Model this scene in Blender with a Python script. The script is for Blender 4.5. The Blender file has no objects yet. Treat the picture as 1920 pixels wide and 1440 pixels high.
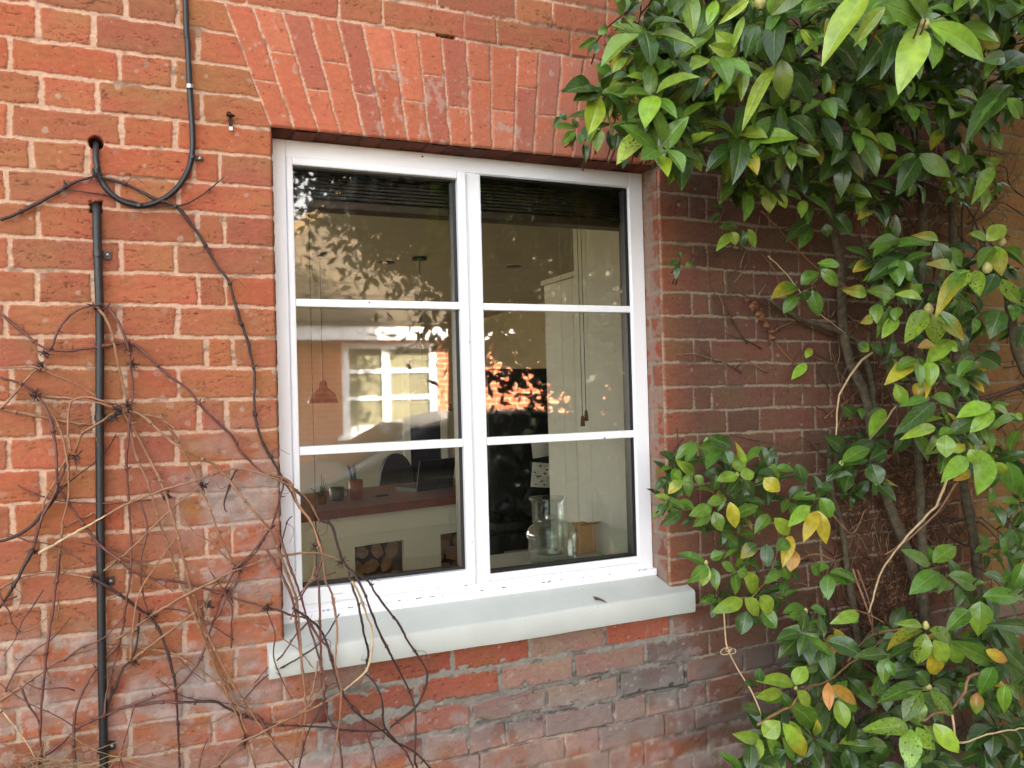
import bpy, math, random
import numpy as np
from mathutils import Vector
random.seed(7); rng = np.random.default_rng(7)
S = bpy.context.scene; COL = S.collection
rad = math.radians
# ------------------------------------------------------------------ camera, world, sun, exposure
YAW, PIT, ROL, FPX = 0.410392, 0.011262, -0.0265368, 1539.95
CX, CD, CZ = -0.2815, 2.1175, 0.5207
cyw, syw = math.cos(YAW), math.sin(YAW)
FW = np.array([syw*math.cos(PIT), cyw*math.cos(PIT), math.sin(PIT)])
R0 = np.array([cyw, -syw, 0.0]); U0 = np.cross(R0, FW)
RI = R0*math.cos(ROL)+U0*math.sin(ROL); UP = -R0*math.sin(ROL)+U0*math.cos(ROL)
CAM = np.array([CX, -CD, CZ])
cd = bpy.data.cameras.new('camera'); cam = bpy.data.objects.new('camera', cd); COL.objects.link(cam)
from mathutils import Matrix
cam.matrix_world = Matrix(((RI[0], UP[0], -FW[0], CX), (RI[1], UP[1], -FW[1], -CD), (RI[2], UP[2], -FW[2], CZ), (0, 0, 0, 1)))
cd.sensor_fit = 'HORIZONTAL'; cd.sensor_width = 36; cd.lens = 36*FPX/1920; cd.clip_start = .02; cd.clip_end = 600
S.camera = cam
w = bpy.data.worlds.new('World'); S.world = w; w.use_nodes = True
SUN_EL, SUN_DX = 24, -0.36           # light travels (SUN_DX, -1) in plan
sky = w.node_tree.nodes.new('ShaderNodeTexSky'); sky.sky_type = 'NISHITA'; sky.sun_disc = False
sky.sun_elevation = rad(SUN_EL); sky.sun_rotation = math.atan2(-SUN_DX, 1); sky.air_density = 1.0; sky.dust_density = 2.5; sky.ozone_density = .6
bg = w.node_tree.nodes['Background']; bg.inputs[1].default_value = .1
_nt = w.node_tree; _tc = _nt.nodes.new('ShaderNodeTexCoord'); _n = _nt.nodes.new('ShaderNodeTexNoise'); _n.inputs['Scale'].default_value = 3.2; _n.inputs['Detail'].default_value = 7
_mr = _nt.nodes.new('ShaderNodeMapRange'); _mr.inputs[1].default_value = .38; _mr.inputs[2].default_value = .58; _mr.inputs[3].default_value = .45; _mr.inputs[4].default_value = .97
_bw = _nt.nodes.new('ShaderNodeRGBToBW'); _sc = _nt.nodes.new('ShaderNodeVectorMath'); _sc.operation = 'SCALE'; _sc.inputs[0].default_value = (1.13, 1.10, 1.06)
_mx = _nt.nodes.new('ShaderNodeMix'); _mx.data_type = 'RGBA'; _l = _nt.links.new      # thin high cloud added over the blue to warm the sky light
_l(_tc.outputs['Generated'], _n.inputs['Vector']); _l(_n.outputs['Fac'], _mr.inputs[0]); _l(_mr.outputs[0], _mx.inputs['Factor']); _l(sky.outputs[0], _bw.inputs[0]); _l(_bw.outputs[0], _sc.inputs['Scale'])
_l(sky.outputs[0], _mx.inputs['A']); _l(_sc.outputs[0], _mx.inputs['B']); _l(_mx.outputs['Result'], bg.inputs[0])
sl = bpy.data.lights.new('sun', 'SUN'); sl.energy = 4.6; sl.angle = rad(.5); sl.color = (1, .86, .66)
so = bpy.data.objects.new('sun', sl); COL.objects.link(so)
so.rotation_euler = Vector((SUN_DX, -1, -math.tan(rad(SUN_EL))*math.hypot(SUN_DX, 1))).to_track_quat('-Z', 'Y').to_euler()
V = S.view_settings; V.view_transform = 'Standard'; V.look = 'None'; V.exposure = 4.08; V.gamma = 1
try:
    S.cycles.max_bounces = 9; S.cycles.diffuse_bounces = 5; S.cycles.glossy_bounces = 4; S.cycles.transmission_bounces = 8
    S.cycles.transparent_max_bounces = 16; S.cycles.caustics_reflective = False; S.cycles.caustics_refractive = False
    S.cycles.use_denoising = True
except Exception: pass
GZ = -1.0      # ground level (sill bed joint is z = 0)
# ------------------------------------------------------------------ helpers
def ray(x, y): return FW+RI*((x-960)/FPX)+UP*((720-y)/FPX)
def W(x, y, Y=0.0):
    d = ray(x, y); return CAM+d*((Y+CD)/d[1])
def WZ(x, y, Z):
    d = ray(x, y); return CAM+d*((Z-CZ)/d[2])
GY = .105
def MR(x, y, Yv):
    p = W(x, y, Yv); p[1] = 2*GY-p[1]; return p
def lin(c):
    c = np.asarray(c, float)/255.0
    return np.where(c <= .04045, c/12.92, ((c+.055)/1.055)**2.4)
def tag(o, label=None, cat=None, group=None, kind=None):
    if label: o['label'] = label
    if cat: o['category'] = cat
    if group: o['group'] = group
    if kind: o['kind'] = kind
    return o
def empty(name, loc=(0, 0, 0)):
    o = bpy.data.objects.new(name, None); o.location = loc; COL.objects.link(o); o.empty_display_size = .05; return o
class MB:
    def __init__(s): s.v = []; s.f = []; s.m = []; s.n = 0
    def add(s, vs, fs, mi=0):
        s.v.append(np.asarray(vs, float).reshape(-1, 3)); s.f += [tuple(i+s.n for i in f) for f in fs]; s.m += [mi]*len(fs); s.n += len(s.v[-1]); return s
    def box(s, a, b, mi=0):
        x0, y0, z0 = a; x1, y1, z1 = b
        return s.add([(x0,y0,z0),(x1,y0,z0),(x1,y1,z0),(x0,y1,z0),(x0,y0,z1),(x1,y0,z1),(x1,y1,z1),(x0,y1,z1)],
            [(0,3,2,1),(4,5,6,7),(0,1,5,4),(1,2,6,5),(2,3,7,6),(3,0,4,7)], mi)
    def tube(s, pts, r, n=6, mi=0, cap=True):
        P = np.asarray(pts, float); k = len(P); r = np.broadcast_to(np.asarray(r, float), (k,))
        T = np.gradient(P, axis=0); T /= np.linalg.norm(T, axis=1)[:, None]+1e-9
        a = np.cross(T[0], (0, 0, 1.)); 
        if np.linalg.norm(a) < .2: a = np.cross(T[0], (0, 1., 0))
        vs = []
        for i in range(k):
            a = a-T[i]*np.dot(a, T[i]); a /= np.linalg.norm(a)+1e-9; b = np.cross(T[i], a)
            for j in range(n):
                t = 2*math.pi*j/n; vs.append(P[i]+(a*math.cos(t)+b*math.sin(t))*r[i])
        fs = [(i*n+j, i*n+(j+1) % n, (i+1)*n+(j+1) % n, (i+1)*n+j) for i in range(k-1) for j in range(n)]
        if cap: fs += [tuple(range(n))[::-1], tuple(range((k-1)*n, k*n))]
        return s.add(vs, fs, mi)
    def lathe(s, c, prof, n=24, mi=0, ax=None):
        vs = []
        for r, z in prof:
            for j in range(n):
                t = 2*math.pi*j/n; vs.append((c[0]+r*math.cos(t), c[1]+r*math.sin(t), c[2]+z))
        k = len(prof)
        return s.add(vs, [(i*n+j, i*n+(j+1) % n, (i+1)*n+(j+1) % n, (i+1)*n+j) for i in range(k-1) for j in range(n)], mi)
    def build(s, name, mats, parent=None, smooth=False, bevel=0, solid=0):
        me = bpy.data.meshes.new(name); me.from_pydata(np.concatenate(s.v).tolist(), [], s.f)
        mats = mats if isinstance(mats, (list, tuple)) else [mats]
        for m in mats: me.materials.append(m)
        if len(mats) > 1: me.polygons.foreach_set('material_index', s.m)
        if smooth: me.polygons.foreach_set('use_smooth', [True]*len(me.polygons))
        me.update()
        o = bpy.data.objects.new(name, me); COL.objects.link(o)
        if parent:
            o.parent = parent; o.matrix_parent_inverse = Matrix.Translation(-Vector(parent.location)) if parent.type == 'EMPTY' else Matrix()
        if bevel:
            b = o.modifiers.new('b', 'BEVEL'); b.width = bevel; b.segments = 2; b.limit_method = 'ANGLE'
        if solid:
            b = o.modifiers.new('s', 'SOLIDIFY'); b.thickness = solid
        return o
def spline(P, step=.012):
    P = np.asarray(P, float)
    if len(P) < 2: return P
    Q = np.vstack([2*P[0]-P[1], P, 2*P[-1]-P[-2]]); out = []
    for i in range(1, len(Q)-2):
        a, b, c, d = Q[i-1:i+3]; n = max(2, int(np.linalg.norm(c-b)/step))
        for t in np.arange(n)/n:
            out.append(.5*((2*b)+(c-a)*t+(2*a-5*b+4*c-d)*t*t+(3*b-a-3*c+d)*t**3))
    out.append(P[-1]); return np.array(out)
# ---- materials
def mat(name, col=(.5, .5, .5), rough=.6, metal=0., srgb=True, **k):
    m = bpy.data.materials.new(name); m.use_nodes = True; nt = m.node_tree; b = nt.nodes['Principled BSDF']
    c = tuple(lin(col)) if srgb else col
    b.inputs['Base Color'].default_value = (*c, 1); b.inputs['Roughness'].default_value = rough; b.inputs['Metallic'].default_value = metal
    m.diffuse_color = (*c, 1)
    nv = k.get('noise', .12); sc = k.get('scale', 30); bp = k.get('bump', .0)
    tc = nt.nodes.new('ShaderNodeTexCoord'); n = nt.nodes.new('ShaderNodeTexNoise'); n.inputs['Scale'].default_value = sc; n.inputs['Detail'].default_value = 6
    nt.links.new(tc.outputs['Object'], n.inputs['Vector'])
    mr = nt.nodes.new('ShaderNodeMapRange'); mr.inputs[1].default_value = .25; mr.inputs[2].default_value = .75
    mr.inputs[3].default_value = 1-nv; mr.inputs[4].default_value = 1+nv; nt.links.new(n.outputs['Fac'], mr.inputs[0])
    mx = nt.nodes.new('ShaderNodeVectorMath'); mx.operation = 'SCALE'; 
    if k.get('attr'):
        at = nt.nodes.new('ShaderNodeAttribute'); at.attribute_name = k['attr']; nt.links.new(at.outputs['Color'], mx.inputs[0])
    else: mx.inputs[0].default_value = c
    nt.links.new(mr.outputs[0], mx.inputs['Scale']); nt.links.new(mx.outputs[0], b.inputs['Base Color'])
    if k.get('specks'):
        vo = nt.nodes.new('ShaderNodeTexVoronoi'); vo.inputs['Scale'].default_value = k['specks']; nt.links.new(tc.outputs['Object'], vo.inputs['Vector'])
        n5 = nt.nodes.new('ShaderNodeTexNoise'); n5.inputs['Scale'].default_value = 7; nt.links.new(tc.outputs['Object'], n5.inputs['Vector'])
        a1 = nt.nodes.new('ShaderNodeMath'); a1.operation = 'LESS_THAN'; a1.inputs[1].default_value = .075; nt.links.new(vo.outputs['Distance'], a1.inputs[0])
        a2 = nt.nodes.new('ShaderNodeMath'); a2.operation = 'GREATER_THAN'; a2.inputs[1].default_value = .56; nt.links.new(n5.outputs['Fac'], a2.inputs[0])
        a3 = nt.nodes.new('ShaderNodeMath'); a3.operation = 'MULTIPLY'; nt.links.new(a1.outputs[0], a3.inputs[0]); nt.links.new(a2.outputs[0], a3.inputs[1])
        mm_ = nt.nodes.new('ShaderNodeMix'); mm_.data_type = 'RGBA'; nt.links.new(a3.outputs[0], mm_.inputs['Factor']); nt.links.new(mx.outputs[0], mm_.inputs['A']); mm_.inputs['B'].default_value = (.16, .13, .09, 1); nt.links.new(mm_.outputs['Result'], b.inputs['Base Color'])
    if bp:
        bu = nt.nodes.new('ShaderNodeBump'); bu.inputs['Strength'].default_value = 1; bu.inputs['Distance'].default_value = bp
        nt.links.new(n.outputs['Fac'], bu.inputs['Height']); nt.links.new(bu.outputs[0], b.inputs['Normal'])
    if k.get('trans'): b.inputs['Transmission Weight'].default_value = k['trans']
    if k.get('emit'):
        b.inputs['Emission Color'].default_value = (*c, 1); b.inputs['Emission Strength'].default_value = k['emit']
    if k.get('spec') is not None: b.inputs['Specular IOR Level'].default_value = k['spec']
    return m
# ------------------------------------------------------------------ numpy noise
def vnoise(x, y, sx, sy, seed):
    r = np.random.default_rng(seed); T = r.random((256, 256)).astype(np.float32)
    u = x/sx+1000.37; v = y/sy+1000.71
    iu = np.floor(u).astype(np.int64); iv = np.floor(v).astype(np.int64); fu = (u-iu).astype(np.float32); fv = (v-iv).astype(np.float32)
    fu = fu*fu*(3-2*fu); fv = fv*fv*(3-2*fv); a = iu & 255; b = iv & 255; a1 = (a+1) & 255; b1 = (b+1) & 255
    return (T[a, b]*(1-fu)+T[a1, b]*fu)*(1-fv)+(T[a, b1]*(1-fu)+T[a1, b1]*fu)*fv
def fbm(x, y, sx, sy, seed, o=4):
    s = 0; a = .5; t = 0
    for i in range(o):
        s = s+a*vnoise(x, y, sx/2**i, sy/2**i, seed+i*13); t += a; a *= .55
    return s/t
def sstep(a, b, x):
    t = np.clip((x-a)/(b-a), 0, 1); return t*t*(3-2*t)
# ------------------------------------------------------------------ brick layout traced course by course
BL = dict(zip(range(19, -3, -1), [7,68,130,192,255,315,378,442,505,568,632,690,755,822,885,948,1015,1083,1142,1208,1270,1333]))
BL.update({-3: 1397, -4: 1460})
BM = dict(zip(range(15, -1, -1), [295,353,408,465,518,577,633,690,747,805,862,917,976,1034,1088,1147]))
BM.update({-1: 1206, -2: 1263, -3: 1319, -4: 1377, -5: 1434})
BR = dict(zip(range(14, -1, -1), [406,453,499,547,591,635.5,680.5,726.6,770.8,818,864,911,957,1003,1050]))
BR.update({-1: 1097, -2: 1146, -3: 1198, -4: 1245, -5: 1293, -6: 1340, -7: 1384, -8: 1430})
IMIN, IMAX = -14, 62
def bedfun(i, X):
    ks = []; 
    for d, px in ((BL, 0), (BM, 510), (BR, 1240)):
        if i in d: p = W(px, d[i]); ks.append((p[0], p[2]))
        else:
            top, bot = max(d), min(d)
            j = top if i > top else bot
            p = W(px, d[j]); ks.append((p[0], p[2]+(i-j)*.0765))
    zs = [k[1] for k in ks]
    if i >= 19: zs = [1.503+(i-20)*.0765 if i >= 20 else 1.427]*3
    if 15 < i < 19: zs = [zs[0], (zs[0]+.0*zs[1]), zs[0]]
    far = .0765*i+.0-.02
    return np.interp(X, [ks[0][0]-.5, ks[0][0], ks[1][0], ks[2][0], ks[2][0]+1.5], [zs[0], zs[0], zs[1], zs[2], zs[2]-.002*i])
PERP = {20: [462,635,717,870,933,1070,1137], 21: [537,819,967,1035,1137], 22: [600,700,830,900,1020,1137],
 19: [-30,60,235,333], 18: [71,175.5,372], 17: [17.6,224,326], 16: [77,183,378], 15: [18,228,328.5], 14: [60,164,363,413],
 13: [11,221.5,334], 12: [72,182,371,422], 11: [17.6,227.5,329], 10: [70,175,372,422], 9: [12,225,332], 8: [78.5,186,386,436],
 7: [24,234,336], 6: [71,176,374,425], 5: [16,229,332], 4: [80,187,384,435], 3: [25,238,334], 2: [81,190,387,436], 1: [30,241,340],
 0: [84,195,387,440], -1: [18,233,347], -2: [83,200,387,443], -3: [34,240,347,533,687,847,995,996,1134,1257],
 -4: [85,243,400,510,618,781,938,1077,1211,1330], -5: [40,200,350,470,600,726,884,1026,1161,1286],
 -6: [80,240,400,494,554,700,795,879,951,1021,1151,1211,1273,1326], -7: [60,180,330,480,640,760,900,1059,1123,1246,1304],
 -8: [40,200,300,450,600,760,860,1010,1143,1207,1327], -9: [90, 300, 520, 800, 1100, 1300]}
def perps(i):
    ps = []
    yb = (BL.get(i, 7-62*(i-19))+BL.get(i+1, 7-62*(i-18)))/2
    for x in PERP.get(i, []):
        d = BM if x < 700 else BR
        y = np.interp(x, [0, 510, 1240], [BL.get(i, -60*(i-19)), BM.get(i, 300-57*(i-15)), BR.get(i, 406-46*(i-14))])
        if i > 18: y = 40-60*(i-20)+ (x-640)*.15
        ps.append(W(x, y-28)[0])
    ps = sorted(ps)
    out = []
    for p in ps:
        if not out or p-out[-1] > .035: out.append(p)
    # left of frame
    x = out[0] if out else 0.
    k = 0; lft = []
    while x > -3.4:
        x -= .118 if (k+i) % 2 else .236; k += 1; lft.append(x)
    # right hand part: closer next to the opening, then flemish bond
    if -3 < i < 16:
        out = [p for p in out if p < .0]
        out.append(1.1449); rr = 1.1449
        x = rr+(.115 if i % 2 == 0 else .235)
        seq = [.063, .243, .122] if i % 2 == 0 else [.122, .243]
    else:
        x = (out[-1] if out else 1.2)+.22; seq = [.12, .24]
        if not out: seq = [.24, .12]
    k = 0
    while x < 5.2:
        out.append(x+random.uniform(-.006, .006)); x += seq[k] if k < len(seq) else ((.122, .243)[(k-len(seq)+i) % 2]); k += 1
    return np.array(sorted(lft)+out)
random.seed(11)
PP = {i: perps(i) for i in range(IMIN, IMAX)}
XB = np.array([0, .058,.118,.173,.236,.292,.355,.417,.476,.538,.599,.667,.726,.788,.85,.911,.971,1.03,1.09,1.15])
ZA0, ZA1 = 1.206, 1.503
HX0, HX1, HZ0, HZ1 = 0.0, 1.145, -.1, 1.206
PAL = np.array([lin(c) for c in [(183,109,77),(178,112,76),(184,107,73),(174,106,76),(178,111,78),(168,104,77)]])
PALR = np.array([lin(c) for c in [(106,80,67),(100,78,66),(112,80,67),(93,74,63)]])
PALA = np.array([lin(c) for c in [(204,118,86),(196,111,81),(208,123,92),(186,108,86),(199,115,84)]])
PALF = np.array([lin(c) for c in [(160,88,68),(168,96,72),(138,82,72),(106,60,56),(152,118,104),(126,106,98),(164,128,112)]])
def brick_fields(X, Z, arch=True):
    """height (m, outwards) and colour for wall points"""
    n = X.size
    wx = (fbm(X, Z, .02, .02, 1, 3)-.5)*.0055+(fbm(X, Z, .09, .09, 5, 2)-.5)*.006
    wz = (fbm(X, Z, .025, .02, 9, 3)-.5)*.0055+(fbm(X, Z, .12, .1, 15, 2)-.5)*.006
    x = X+wx; z = Z+wz
    row = np.full(n, IMIN); dz = np.full(n, 9.)
    prev = bedfun(IMIN, X)
    for i in range(IMIN+1, IMAX+1):
        nx = bedfun(i, X); m = (z >= prev) & (z < nx)
        row[m] = i-1; dz[m] = np.minimum(z-prev, nx-z)[m]; prev = nx
    dx = np.full(n, 9.); bid = np.zeros(n, int)
    for i in np.unique(row):
        m = row == i; p = PP.get(int(i), PP[IMIN]); xx = x[m]; k = np.searchsorted(p, xx)
        lo = p[np.clip(k-1, 0, len(p)-1)]; hi = p[np.clip(k, 0, len(p)-1)]
        dx[m] = np.minimum(np.abs(xx-lo), np.abs(hi-xx)); bid[m] = (i+40)*97+k
    fresh = sstep(-.13, -.17, Z)*sstep(-.46, -.40, Z)*sstep(.02, .10, X+(fbm(X, Z, .1, .1, 50, 2)-.5)*.1)*sstep(1.24, 1.14, X+(Z+.2)*.3)
    jz = .0038+.0030*fresh+(fbm(X, Z, .05, .3, 21, 2)-.5)*.004
    jx = .0026+.0040*fresh+(fbm(X, Z, .3, .05, 25, 2)-.5)*.005+.0025*sstep(-.05, -.2, X)
    right = sstep(1.1, 1.35, X)
    jx = jx-.0002*right
    a = dz-jz; b = dx-jx
    smear = fresh*np.clip(fbm(X, Z, .035, .02, 61, 3)-.5, 0, 1)*.05
    a = a-smear
    rr = .0035
    d = np.where((a < rr) & (b < rr), rr-np.hypot(rr-np.minimum(a, rr), rr-np.minimum(b, rr)), np.minimum(a, b))
    zone_arch = np.zeros(n, bool)
    if arch:
        t = (Z-ZA0)/(ZA1-ZA0); xs = .575+(x-.575)/(1+.185*t)          # fan un-warp
        xs2 = .575+(X-.575)/(1+.185*np.clip(t, 0, 1.02))
        zone_arch = (xs2 > -.003) & (xs2 < 1.152) & (Z < ZA1+wz*.7) & (Z >= ZA0-.05)
        za = zone_arch
        k = np.searchsorted(XB, xs); lo = XB[np.clip(k-1, 0, len(XB)-1)]; hi = XB[np.clip(k, 0, len(XB)-1)]
        da = np.minimum(np.abs(xs-lo), np.abs(hi-xs))-.0021-.0015*(fbm(X, Z, .02, .05, 71, 2)-.4)
        # cross joints
        zj = np.where(k % 2 == 0, ZA1-.112, ZA1-.188)+(vnoise(k*1., k*0., 1.3, 1, 77)-.5)*.012
        dc = np.abs(z-zj)-.0016; de = np.abs(ZA1-z)-.004
        d2 = np.minimum(np.minimum(da, dc), de)
        d = np.where(za, d2, d); bid = np.where(za, 9000+k*3+(z > zj), bid)
    H = np.random.default_rng(3).random((20000, 6)); h = H[bid % 20000]
    # palettes
    def pick(P, u): return P[(u*len(P)).astype(int) % len(P)]
    br = pick(PAL, h[:, 0]); brR = pick(PALR, h[:, 1])
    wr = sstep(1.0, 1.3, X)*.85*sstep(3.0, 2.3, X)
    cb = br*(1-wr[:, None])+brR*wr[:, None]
    sun_glow = sstep(2.25, 2.6, X)  # warm sun glow at the far right end, put into the brick colour
    cb = cb*(1-sun_glow[:, None]*.7)+lin((168, 128, 76))*sun_glow[:, None]*.7
    fm = fresh[:, None]
    cb = cb*(1-fm)+pick(PALF, h[:, 2])*fm
    if arch: cb = np.where(zone_arch[:, None], pick(PALA, h[:, 0]), cb)
    # in-brick blotches: ochre / red
    q = fbm(X, Z, .08, .05, 31, 3)[:, None]; q = np.clip((q-.5)*3.2, -1, 1)
    q = np.where(zone_arch[:, None], q*.25, q)
    cb = cb*(1+q*np.array([-.05, .12, .0]))
    fine = (fbm(X, Z, .010, .006, 41, 3)-.5)[:, None]
    cb = cb*(1+fine*.35)*(.93+.14*h[:, 3])[:, None]
    # creases (dark wavy cracks of hand made bricks)
    cx = X+(fbm(X, Z, .05, .03, 91, 2)-.5)*.03
    cr = fbm(cx, Z+(fbm(X, Z, .045, .2, 93, 3)-.5)*.022, .070, .011, 95, 3); crm = sstep(.018, .003, np.abs(cr-.5))*sstep(.5, .64, fbm(X, Z, .07, .035, 97, 2)+.18*(h[:, 4]-.5))
    crm = crm*(~zone_arch)*(1-.6*wr)
    cb = cb*(1-.55*crm[:, None])
    pits = sstep(.80, .87, fbm(X, Z, .008, .006, 101, 2))
    cb = cb*(1-.45*pits[:, None])
    # mortar
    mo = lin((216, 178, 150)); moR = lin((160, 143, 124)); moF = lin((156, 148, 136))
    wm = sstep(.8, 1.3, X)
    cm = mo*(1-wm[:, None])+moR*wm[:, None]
    low = sstep(.25, -.25, Z)*.5
    cm = cm*(1-low[:, None])+lin((190, 170, 150))*low[:, None]
    cm = cm*(1-fm)+moF*fm
    darkj = (zone_arch | (Z > ZA1-.01))*sstep(.45, .9, X+(fbm(X, Z, .1, .1, 111, 2)-.5)*.5)*sstep(.35, .6, fbm(X, Z, .06, .06, 115, 2))
    cm = cm*(1-.55*darkj[:, None])
    cm = cm*(1+(fbm(X, Z, .007, .005, 121, 3)-.5)[:, None]*.5)
    gap = sstep(.030, .022, np.abs(X-.47))*sstep(.007, .003, np.abs(Z-ZA1-.002+(X-.47)*.04))
    cm = cm*(1-.93*gap[:, None])
    # mortar grime
    cm = cm*(1-.45*sstep(.62, .75, fbm(X, Z, .05, .02, 131, 3))[:, None])
    bm = sstep(-.0007, .0009, d+(fbm(X, Z, .006, .005, 141, 3)-.5)*.0042)
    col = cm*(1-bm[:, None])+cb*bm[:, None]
    # dark thin shade line just under brick edge is left to light; efflorescence / lime stains
    eff = np.zeros(n)
    for (cx_, cz_, rx, rz, s) in [(-.12,.28,.13,.14,.9),(-.06,.10,.10,.10,.7),(-.22,-.17,.20,.10,1.1),(-.02,-.2,.1,.07,.6),(.25,-.42,.5,.12,.85),
                                (.8,-.45,.5,.12,1.15),(.9,-.62,.9,.14,1.0),(1.17,-.25,.12,.12,.6),(-.5,-.1,.16,.14,.55),(-.45,-.33,.3,.14,.6),(.3,-.8,1.6,.2,.7)]:
        eff = np.maximum(eff, s*np.exp(-((X-cx_)/rx)**2-((Z-cz_)/rz)**2))
    en = fbm(X, Z, .06, .045, 151, 5)
    em = np.clip(sstep(.80, 1.04, en+.60*eff)*.72, 0, .85); veil = np.clip(eff, 0, 1)*(.80-.58*sstep(.05, .2, X))*sstep(.3, .6, en); em = np.maximum(em, veil)*(1-(.30+.45*(1-bm))*sstep(.0, .25, X))
    colE = lin((176, 164, 158))*(.55+.9*fbm(X, Z, .022, .02, 161, 5))[:, None]
    col = col*(1-em[:, None])+colE*em[:, None]
    grey = (.25+.5*h[:, 4])*sstep(-.25, -.36, Z)*sstep(.2, .6, X)*sstep(.35, .6, fbm(X, Z, .2, .09, 171, 3))
    col = col*(1-grey[:, None])+lin((138, 128, 122))*grey[:, None]
    seam = np.exp(-((d+.001)/.0014)**2)*sstep(-.2, -.3, Z)*sstep(.05, .2, X)*sstep(.38, .55, fbm(X, Z, .05, .03, 177, 3)); col = col*(1-.62*seam[:, None])
    # arch pale splashes
    if arch:
        wx_ = sstep(.35, .9, X)*.35*sstep(.3, .65, fbm(X, Z, .09, .12, 183, 3))*zone_arch; col = col*(1-wx_[:, None])+lin((166, 128, 112))*wx_[:, None]
        sp = sstep(.70, .80, fbm(X, Z, .022, .035, 181, 4)+.10*np.exp(-((X-.38)/.2)**2-((Z-1.25)/.1)**2))*zone_arch*.45
        col = col*(1-sp[:, None])+lin((200, 180, 165))*sp[:, None]
    green = sstep(.60, .75, fbm(X, Z, .12, .06, 191, 3))*sstep(.4, 1.3, Z)*.0
    off = (h[:, 5]-.5)*.0018
    hb = .0021*sstep(0, .003, d)+off+(fbm(X, Z, .03, .012, 201, 4)-.5)*.0026*np.where(zone_arch, .35, 1.)-crm*.0016-pits*.0012
    hm = (fbm(X, Z, .012, .010, 211, 3)-.5)*.0030-.0005+.0012*fresh-gap*.03-darkj*.0035
    col = col*(1-(1-bm)*grey*.9*sstep(.45, .55, fbm(X, Z, .05, .02, 175, 3)))[:, None]
    Hh = hb*bm+hm*(1-bm)-(1-bm)*grey*.003+em*.0002
    return Hh, col, bm
def spots(Xs, Zs, Hh, col):
    r = np.random.default_rng(5)
    X1 = Xs; nx, nz = len(Xs), len(Zs); C = col.reshape(nz, nx, 3)
    zones = [(-.62,-.30,-.05,.0,70,.011),(-.62,-.38,-.28,-.03,90,.011),(-.6,0,.0,.75,90,.006),(-.6,0,.75,1.45,50,.0055),(-.25,-.02,-.1,.35,90,.009),
             (.25,.55,1.21,1.40,90,.0035),(.3,1.1,1.21,1.5,160,.002),(-.6,-.02,0,1.4,260,.0018),(.0,1.3,-.5,-.15,160,.004),(1.15,2.2,-.3,1.2,170,.004),(.3,1.2,-.7,-.3,100,.007),(-.6,0,-.35,-.1,200,.003)]
    for (x0, x1, z0, z1, n, rr) in zones:
        for _ in range(n):
            x, z = r.uniform(x0, x1), r.uniform(z0, z1); q = rr*r.uniform(.4, 1.5)
            if HX0 < x < HX1 and HZ0 < z < HZ1: continue
            i0, i1 = np.searchsorted(Xs, [x-q*1.5, x+q*1.5]); j0, j1 = np.searchsorted(Zs, [z-q*1.5, z+q*1.5])
            if i1 <= i0 or j1 <= j0: continue
            XX, ZZ = np.meshgrid(Xs[i0:i1], Zs[j0:j1]); dd = np.hypot(XX-x, ZZ-z)/q+(vnoise(XX, ZZ, .004, .004, 301)-.5)*.5
            m = sstep(1.1, .6, dd)*r.uniform(.25, .75)*(.6+.4*sstep(.2, .8, dd))
            c = lin((196, 178, 164)) if r.random() < .75 else lin((150, 140, 132))
            C[j0:j1, i0:i1] = C[j0:j1, i0:i1]*(1-m[..., None])+c*m[..., None]
    return C.reshape(-1, 3)
def attr_col(me, col, name='Col'):
    at = me.color_attributes.new(name, 'FLOAT_COLOR', 'POINT')
    a = np.ones((len(col), 4), np.float32); a[:, :3] = np.clip(col, 0, 1); at.data.foreach_set('color', a.ravel())
def grid_mesh(name, V3, nx, nz, keep, col, material, parent=None, flip=False):
    me = bpy.data.meshes.new(name)
    i = np.arange(nx-1); j = np.arange(nz-1); I, J = np.meshgrid(i, j); a = (J*nx+I)
    F = np.stack([a, a+1, a+nx+1, a+nx], -1)[keep].reshape(-1, 4)
    if flip: F = F[:, ::-1]
    me.vertices.add(len(V3)); me.vertices.foreach_set('co', V3.astype(np.float32).ravel())
    me.loops.add(F.size); me.loops.foreach_set('vertex_index', F.ravel().astype(np.int32))
    me.polygons.add(len(F)); me.polygons.foreach_set('loop_start', np.arange(0, F.size, 4, dtype=np.int32)); me.polygons.foreach_set('loop_total', np.full(len(F), 4, np.int32))
    me.polygons.foreach_set('use_smooth', np.ones(len(F), bool))
    me.update(calc_edges=True); me.materials.append(material); attr_col(me, col*ALB)
    o = bpy.data.objects.new(name, me); COL.objects.link(o)
    if parent: o.parent = parent
    return o
def brick_mat():
    m = mat('brickwork', (170, 90, 60), .93, attr='Col', noise=.16, scale=420, bump=.0006, spec=.25)
    return m
MBRICK = brick_mat(); ALB = .69      # overall albedo of the old bricks
def sp(a, b, s): return list(np.linspace(a, b, max(2, int(round((b-a)/s))+1)))
def merge(*L):
    o = []
    for l in L:
        for v in l:
            if not o or v-o[-1] > 1e-6: o.append(v)
    return np.array(o)
Xs = merge(sp(-3.2, -1.2, .05), sp(-1.2, -.64, .012), sp(-.64, 0, .0022), sp(0, 1.145, .0025), sp(1.145, 2.0, .0032), sp(2.0, 2.95, .0055), sp(2.95, 3.6, .02))
Zs = merge(sp(-1.05, -.5, .008), sp(-.5, -.1, .0025), sp(-.1, 1.206, .0023), sp(1.206, 1.56, .0023), sp(1.56, 4.15, .0055), sp(4.15, 4.6, .05))
nx, nz = len(Xs), len(Zs)
XX, ZZ = np.meshgrid(Xs, Zs); Xf, Zf = XX.ravel(), ZZ.ravel()
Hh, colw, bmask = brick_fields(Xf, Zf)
colw = spots(Xs, Zs, Hh, colw)
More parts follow.
